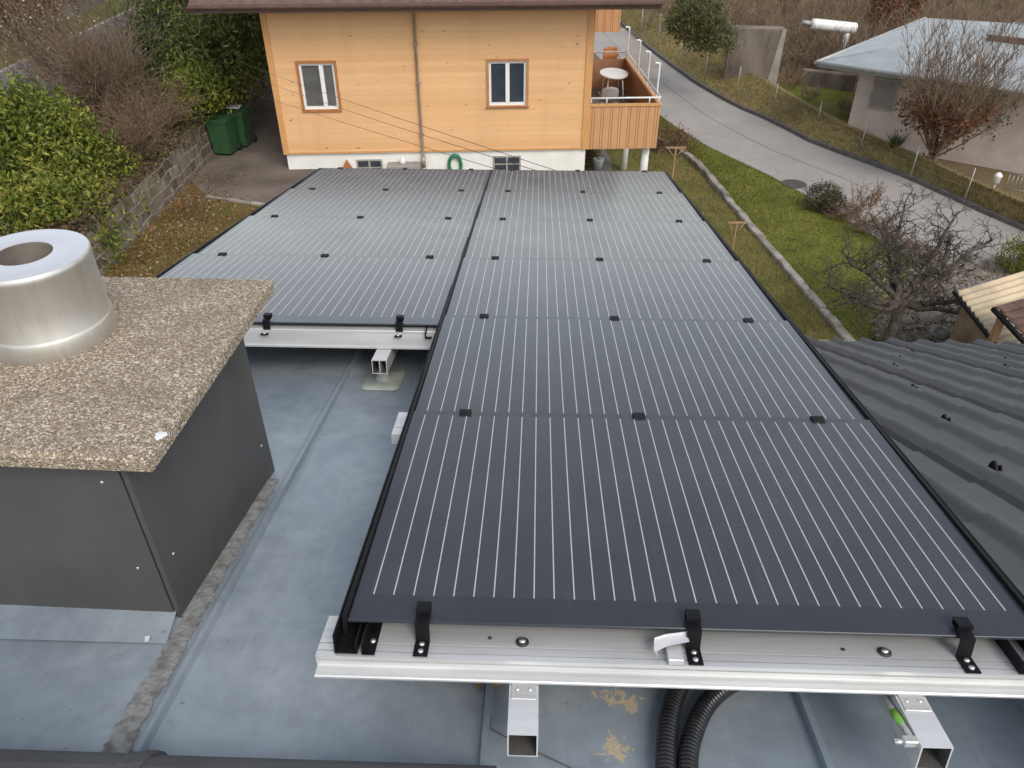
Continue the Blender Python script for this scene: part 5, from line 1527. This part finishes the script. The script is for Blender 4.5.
# =================================================================== BEYOND THE ROAD
# wire fence along the embankment
fpx = [((641, 32), (641, 9)), ((658, 43), (658, 5)), ((680, 60), (680, 38)), ((705, 76), (705, 51)), ((737, 91), (737, 67)), ((774, 105), (774, 85)), ((817, 124), (817, 104)), ((861, 146), (862, 124)), ((912, 171), (914, 151)), ((966, 195), (972, 170))]
fb = [at_z(*b, GR+.38) for b, t in fpx]
fence = thing('wire_fence', 'thin wire fence with grey metal posts along the dry embankment', 'fence', fb[4])
tops = []
for (b, t), p in zip(fpx, fb):
    q = at_y(*t, p.y); hgt = max(.75, min(1.25, q.z-p.z)); top = V((p.x, p.y, p.z+hgt)); tops.append(top)
    part('fence_post', MB().tube([p+V((0, 0, -.2)), top], .016, 6), M['galv'], fence)
g = MB()
for f_ in (.25, .6, .95):
    for a, b, c, d in zip(fb, fb[1:], tops, tops[1:]): g.tube([a.lerp(c, f_), b.lerp(d, f_)], .0022, 3, cap=False)
part('wires', g, M['galv'], fence)

# neighbouring house
NBp = at_z(846, 132, GR)
# direction of its facade: runs to the right and towards us
def ndir():
    p1 = at_z(818, 62, GR+2.45); p2 = at_z(1024, 91.5, GR+2.45); d = p2-p1; d.z = 0; return p1, d.normalized()
NE, nd = ndir()
nyaw = math.atan2(nd.y, nd.x)
NFM = MX.Translation(V((NE.x, NE.y, GR))) @ MX.Rotation(nyaw, 4, 'Z'); NI = NFM.inverted()
nh = thing('neighbour_house', 'beige bungalow with pale grey hipped roof beyond the road', 'house', (0, 0, 0), NFM)
def nw(px, py, yl):
    c = NI @ CAM; d = NI.to_3x3() @ ray(px, py); t = (yl-c.y)/d.y; return c+d*t
OV = .75; LEN = 15.0
far_c = NI @ at_z(927, 18, GR+2.45); DP = far_c.y; SX = far_c.x
print('DP', DP, SX)
g = MB(); g.box(OV+.42, LEN-OV, OV, DP-OV, -.6, 2.40); part('wall', g, M['pink_wall'], nh)
g = MB()
zr_ = 3.35; e_ = 2.45
vs = [V((0, 0, e_)), V((LEN, 0, e_)), V((LEN, DP, e_)), V((SX, DP, e_)), V((SX*.5+DP*.42, DP*.5, zr_)), V((LEN-DP*.42, DP*.5, zr_))]
lo = [V((p.x, p.y, e_-.14)) for p in vs[:4]]
g.add(vs+lo, [(0, 1, 5, 4), (1, 2, 5), (2, 3, 4, 5), (3, 0, 4), (6, 7, 1, 0), (7, 8, 2, 1), (8, 9, 3, 2), (9, 6, 0, 3), (9, 8, 7, 6)])
rn = part('roof', g, M['slate'], nh)
g = MB()
for a, b in ((vs[0], vs[4]), (vs[1], vs[5]), (vs[4], vs[5])): g.tube([a+V((0, 0, .0)), b+V((0, 0, .0))], .035, 6)
part('ridge_cap', g, M['slate'], rn)
g = MB(); g.tube([(-.02, -.06, e_-.02), (LEN+.02, -.06, e_-.02)], .06, 8); g.tube([(-.06, -.02, e_-.02), (SX-.06, DP, e_-.02)], .06, 8); part('gutter', g, M['galv'], rn)
q = nw(960, 38, 3.2)
g = MB(); cq = NI @ at_z(1000, 40, GR+3.1); hz_ = 2.45+.9*cq.y/(DP*.5); g.box(cq.x-.35, cq.x+2.6, cq.y-.06, cq.y+.10, hz_-.2, hz_+.16); part('roof_ledge', g, M['fascia'], rn)
for (x0p, x1p, y0p, y1p) in ((873, 896, 80, 108), (926, 938, 88, 114), (976, 1003, 90, 124)):
    a = nw(x0p, (y0p+y1p)/2, OV); b = nw(x1p, (y0p+y1p)/2, OV); zt1 = nw((x0p+x1p)/2, y0p, OV).z; zb1 = nw((x0p+x1p)/2, y1p, OV).z
    zt1 = min(zt1, 2.25)
    g = MB(); t = .06; g.box(a.x-t, b.x+t, OV-.05, OV-.002, zb1-t, zb1); g.box(a.x-t, b.x+t, OV-.04, OV-.002, zt1, zt1+t); g.box(a.x-t, a.x, OV-.04, OV-.002, zb1, zt1); g.box(b.x, b.x+t, OV-.04, OV-.002, zb1, zt1)
    w = part('window', g, M['concrete'], nh)
    g = MB(); n_ = 12
    for k in range(n_): z = zb1+(zt1-zb1)*k/n_; g.box(a.x, b.x, OV-.022, OV-.003, z, z+(zt1-zb1)/n_-.012)
    part('shutter', g, M['shutter'], w)
# lamp and grating on the bungalow wall
lp = nw(1000, 172, OV); 
lt = thing('wall_lamp', 'small white lantern by the bungalow wall at the right edge', 'lamp', at_z(992, 190, CREST-.3))
p = at_z(994, 187, CREST-.2)
g = MB(); g.tube([p+V((0, 0, -.5)), p+V((0, 0, .12))], .03, 8); part('lamp_post', g, M['galv'], lt)
g = MB(); g.lathe([(.0001, .12), (.09, .13), (.10, .30), (.12, .32), (.05, .40), (.0001, .41)], 14, T=MX.Translation(p)); part('lamp_head', g, M['white'], lt)
a = nw(1010, 180, OV); 
p0 = at_z(1006, 186, CREST-.1); 
g = MB(); dirn = nd.copy()
for k in range(12):
    q = p0+dirn*(k*.10); g.tube([q+V((0, 0, -.05)), q+V((0, 0, .35))], .012, 4)
for z in (-.05, .35): g.tube([p0+V((0, 0, z)), p0+dirn*1.1+V((0, 0, z))], .018, 5)
solo('metal_grating', g, M['galv'], 'grey metal grating before the bungalow wall at the right edge', 'grating', p0)
# concrete block in the embankment
c0 = at_z(770, 90, GR+.2)
Tc = MX.Translation(V((c0.x, c0.y+.6, GR))) @ MX.Rotation(R(-10), 4, 'Z')
Hc = at_y(757, 29, c0.y+.6).z-GR
g = MB(); xl_ = at_y(730, 40, c0.y+.7).x-c0.x; xr_ = at_y(783, 40, c0.y+.7).x-c0.x
g.box(xl_, xr_, 0, .55, -.3, Hc, bev=.03, T=Tc)
cb = thing('concrete_block', 'tall stained concrete block standing behind the embankment fence', 'block', (c0.x, c0.y+.6, GR))
part('body', g, M['old_concrete'], cb)
g = MB(); g.add([Tc @ V(p) for p in ((xr_-.42, -.012, -.3), (xr_+.012, -.012, -.3), (xr_+.012, -.012, Hc+.012), (xr_-.12, -.012, Hc+.012), (xr_+.012, .52, -.3), (xr_+.012, .52, Hc+.012))], [(0, 1, 2, 3), (1, 4, 5, 2)])
part('lit_corner', g, M['concrete'], cb)  # lit right side of the block, painted on as a paler concrete sheet
# ruined low wall next to it
a = at_z(798, 86, GR); b = at_z(850, 92, GR); d = b-a
T = MX.Translation(a) @ MX.Rotation(math.atan2(d.y, d.x), 4, 'Z')
g = MB(); g.box(0, d.length+.1, 0, .35, -.2, .62, bev=.03, T=T); solo('garden_wall', g, M['old_concrete'], 'low dark stone wall beside the bungalow, behind the grass plot', 'wall', a)
# white tank on a post
ya = 35.0
ta, tb_ = at_y(812, 24, ya), at_y(856, 28.5, ya); tc = at_y(802, 22, ya)
tank = thing('white_tank', 'white horizontal cylinder tank on a post above the bushes', 'tank', at_y(848, 60, ya))
u_ = (tb_-ta).normalized(); T = MX.Translation(ta) @ V((0, 0, 1)).rotation_difference(u_).to_matrix().to_4x4(); L_ = (tb_-ta).length
g = MB(); g.lathe([(.0001, -.03), (.15, -.03), (.21, .02), (.22, .08), (.22, L_-.08), (.20, L_-.02), (.0001, L_)], 20, T=T); part('cylinder', g, M['tank'], tank)
g = MB(); g.tube([ta, tc], .10, 12); part('end_pipe', g, M['galv'], tank)
q = at_y(848, 30, ya); g = MB(); g.tube([q, V((q.x-.05, q.y, GR))], .13, 12); part('post', g, M['white_metal'], tank)
# shrubs and trees over there
shrub('green_bush', 'dark green rounded bush behind the embankment at the top', 'bush', at_z(708, 52, GR), [px_blob(697, 26, 31, 19), px_blob(721, 34, 30, 12), px_blob(680, 22, 32, 13), px_blob(710, 12, 32, 12), px_blob(690, 8, 33, 12), px_blob(728, 44, 29, 8), px_blob(706, 42, 30, 10)], 5600, .14, .06, M['yew'], M['bark_brown'], 111)
p = at_z(893, 152, GR+.45); g = MB(); rr = random.Random(12)
for k in range(46):
    a = rr.uniform(0, 2*pi); tl = rr.uniform(.1, .8); L_ = rr.uniform(.45, .75); d = V((cos(a)*tl, sin(a)*tl, 1)).normalized(); w = V((-sin(a), cos(a), 0))*.022
    m1 = p+d*L_*.55; e2 = p+d*L_+V((cos(a), sin(a), -.4))*L_*tl*.25
    g.add([p-w, p+w, m1+w, m1-w, e2], [(0, 1, 2, 3), (3, 2, 4)])
solo('yucca', g, M['yew'], 'spiky green yucca in front of the bungalow wall', 'plant', p)
# copper beech like tree: bare upper stems and rusty lower leaves
def rust_tree():
    r_ = random.Random(120); base = at_z(931, 164, GR+.45)
    t = thing('rusty_tree', 'many stemmed tree with rusty leaves low down before the bungalow', 'tree', base); tips = []; low = []
    g = MB()
    for i in range(4): g.tube([base+V((.10*cos(i*1.6), .10*sin(i*1.6), -.3)), base+V((.06*cos(i*1.6), .06*sin(i*1.6), .25))+jitter(r_, .03), base+V((.12*cos(i*1.6), .1*sin(i*1.6), .6))], [.07, .06, .05], 7, cap=False)
    part('trunk', g, M['bark_brown'], t)
    g = MB()
    for i in range(42):
        a = 2*pi*i/30*3.7; sp = r_.uniform(.1, 1.35)
        d = V((cos(a)*sp, sin(a)*sp, 1.0)).normalized()
        L_ = r_.uniform(2.1, 3.5)
        p0 = base+V((.12*cos(a), .12*sin(a), r_.uniform(.25, .65))); path = [p0]; q = p0.copy(); dd_ = d.copy()
        for k in range(7):
            dd_ = (dd_+jitter(r_, .07)+V((0, 0, .09))).normalized(); q = q+dd_*L_/7; path.append(q.copy())
            if k >= 1:
                for _ in range(3):
                    aa = r_.uniform(0, 2*pi); td = (dd_+V((cos(aa), sin(aa), .2))*.65).normalized()
                    sub = []; grow(g, q, td, r_.uniform(.25, .6), .009, 1, r_, .6, .2, (2, 3), .6, sub, .1, 3, .0055, None)
                    if k < 4: low += [s_ for s_ in sub if (s_.z-base.z) < 1.75]
        low += [s_ for s_ in path if s_.z-base.z < 1.5]
        g.tube(path, [.026, .023, .02, .017, .014, .011, .009, .006], 5, cap=False)
    part('crown', g, M['bark_brown'], t)
    g = MB()
    for q in low:
        for _ in range(3):
            if r_.random() < .55: g.leaf(q+jitter(r_, .12), r_.uniform(.08, .15), .07, r_)
    part('rusty_leaves', g, M['rust'], t)
rust_tree()
# brush and scrub on the slope behind
lb = [('tangled grey brown leafless bush beside the concrete block', 806, 74, 22, 1.15, M['bark_brown']),
      ('tangled leafless bush between the concrete block and the bungalow roof', 832, 70, 26, 1.15, M['bark_red']),
      ('pale dry bush in front of the low dark wall', 808, 100, 9, .40, M['bark_pale']),
      ('low pale dry bush beside the bungalow corner', 848, 116, 16, .45, M['bark_pale']),
      ('small dry bush at the foot of the concrete block', 790, 88, 10, .6, M['bark_pale']),
      ('leafless bush under the white tank', 848, 58, 20, 1.0, M['bark_brown']),
      ('dense brown leafless bush on top of the scrub, left of the white tank', 800, 48, 24, 1.0, M['bark_brown']),
      ('reddish leafless bush between the green bush and the concrete block', 738, 30, 20, .9, M['bark_red'])]
for i, (lab, px, py, n_, L_, bm) in enumerate(lb):
    p = at_z(px, py, GR); bare_shrub('scrub_bush', lab, (p.x, p.y, GR), n_, L_, .013, 130+i, bm, 2, .75, 'dry scrub behind the embankment', None, dirs=.75, minr=.007)
shrub('rusty_bush', 'rusty leaved bush behind the bungalow ridge at the top', 'bush', at_z(890, 20, GR+.2), [px_blob(884, 10, 40, 14), px_blob(905, 4, 41, 14)], 1800, .16, .09, M['rust'], M['bark_brown'], 140)
def thicket():
    r_ = random.Random(150); g = MB(); lv = MB()
    for _ in range(1500):
        y = r_.uniform(33, 66); x = r_.uniform(5.5+(y-33)*.12, 11+y*.62)
        # keep clear of the road
        if x < 9.2+0*y and y < 40: continue
        lx = (NI @ V((x, y, 0)))
        if -.5 < lx.x < LEN+.5 and -.5 < lx.y < DP+.5: continue
        b = V((x, y, ground_h(x, y))); H = r_.uniform(.7, 1.9)
        for k in range(r_.randint(4, 7)):
            d = V((r_.gauss(0, .35), r_.gauss(0, .35), 1)); m1 = b+d*H*.5; t1 = b+V((d.x*1.3, d.y*1.3, 1))*H+jitter(r_, .1)
            mi = r_.choice((0, 0, 1, 2))
            g.tube([b, m1, t1], [.020, .014, .007], 3, mi, cap=False)
            for _2 in range(5):
                s_ = m1.lerp(t1, r_.random()); g.tube([s_, s_+V((r_.gauss(0, .25), r_.gauss(0, .25), r_.uniform(.1, .45)))], [.008, .004], 3, mi, cap=False)
    struct('scrub_thicket', g, [M['bark_brown'], M['bark_red'], M['bark_pale']], 'stuff')
thicket()
for i, (px, y, lab, H) in enumerate(((760, 52, 'slender leafless tree among scrub above the concrete block', 6), (905, 56, 'slender leafless tree behind the bungalow ridge', 7), (980, 50, 'slender leafless tree behind the bungalow roof at the right', 6), (690, 56, 'slender leafless tree behind the green bush at the top', 6))):
    p = at_y(px, 0, y); big_tree('young_tree', lab, (p.x, p.y, ground_h(p.x, p.y)), H, .09, 160+i, M['bark_brown'], 3, group='slender trees behind the scrub')

# =================================================================== CAMERA, LIGHT, WORLD
cam = bpy.data.cameras.new('camera'); co = link(bpy.data.objects.new('camera', cam))
cam.sensor_width = 36; cam.lens = FPX/1024*36; cam.clip_start = .05; cam.clip_end = 3000
co.location = CAM; co.rotation_euler = (pi/2-PITCH, 0, 0)
sc.camera = co
EL, AZ = R(46), R(152)                       # sun behind the camera, veiled by cloud
w = bpy.data.worlds.new('World'); sc.world = w; w.use_nodes = True
nt = w.node_tree; bg = nt.nodes['Background']
sky = nt.nodes.new('ShaderNodeTexSky'); sky.sky_type = 'NISHITA'; sky.sun_disc = False
sky.sun_elevation = EL; sky.sun_rotation = AZ; sky.air_density = 1.0; sky.dust_density = 0.7; sky.ozone_density = 1.0
hs = nt.nodes.new('ShaderNodeHueSaturation'); hs.inputs['Saturation'].default_value = .34   # cloud cover greys the sky
nt.links.new(sky.outputs[0], hs.inputs['Color']); nt.links.new(hs.outputs[0], bg.inputs[0]); bg.inputs[1].default_value = .15
sl = bpy.data.lights.new('sun', 'SUN'); sl.energy = 1.15; sl.angle = R(28); sl.color = (1, .91, .79)
so = link(bpy.data.objects.new('sun', sl))
dirv = V((sin(AZ)*cos(EL), cos(AZ)*cos(EL), sin(EL)))
so.rotation_euler = (-dirv).to_track_quat('-Z', 'Y').to_euler()
sc.view_settings.view_transform = 'Standard'; sc.view_settings.look = 'None'; sc.view_settings.gamma = 1
sc.view_settings.exposure = 0.77
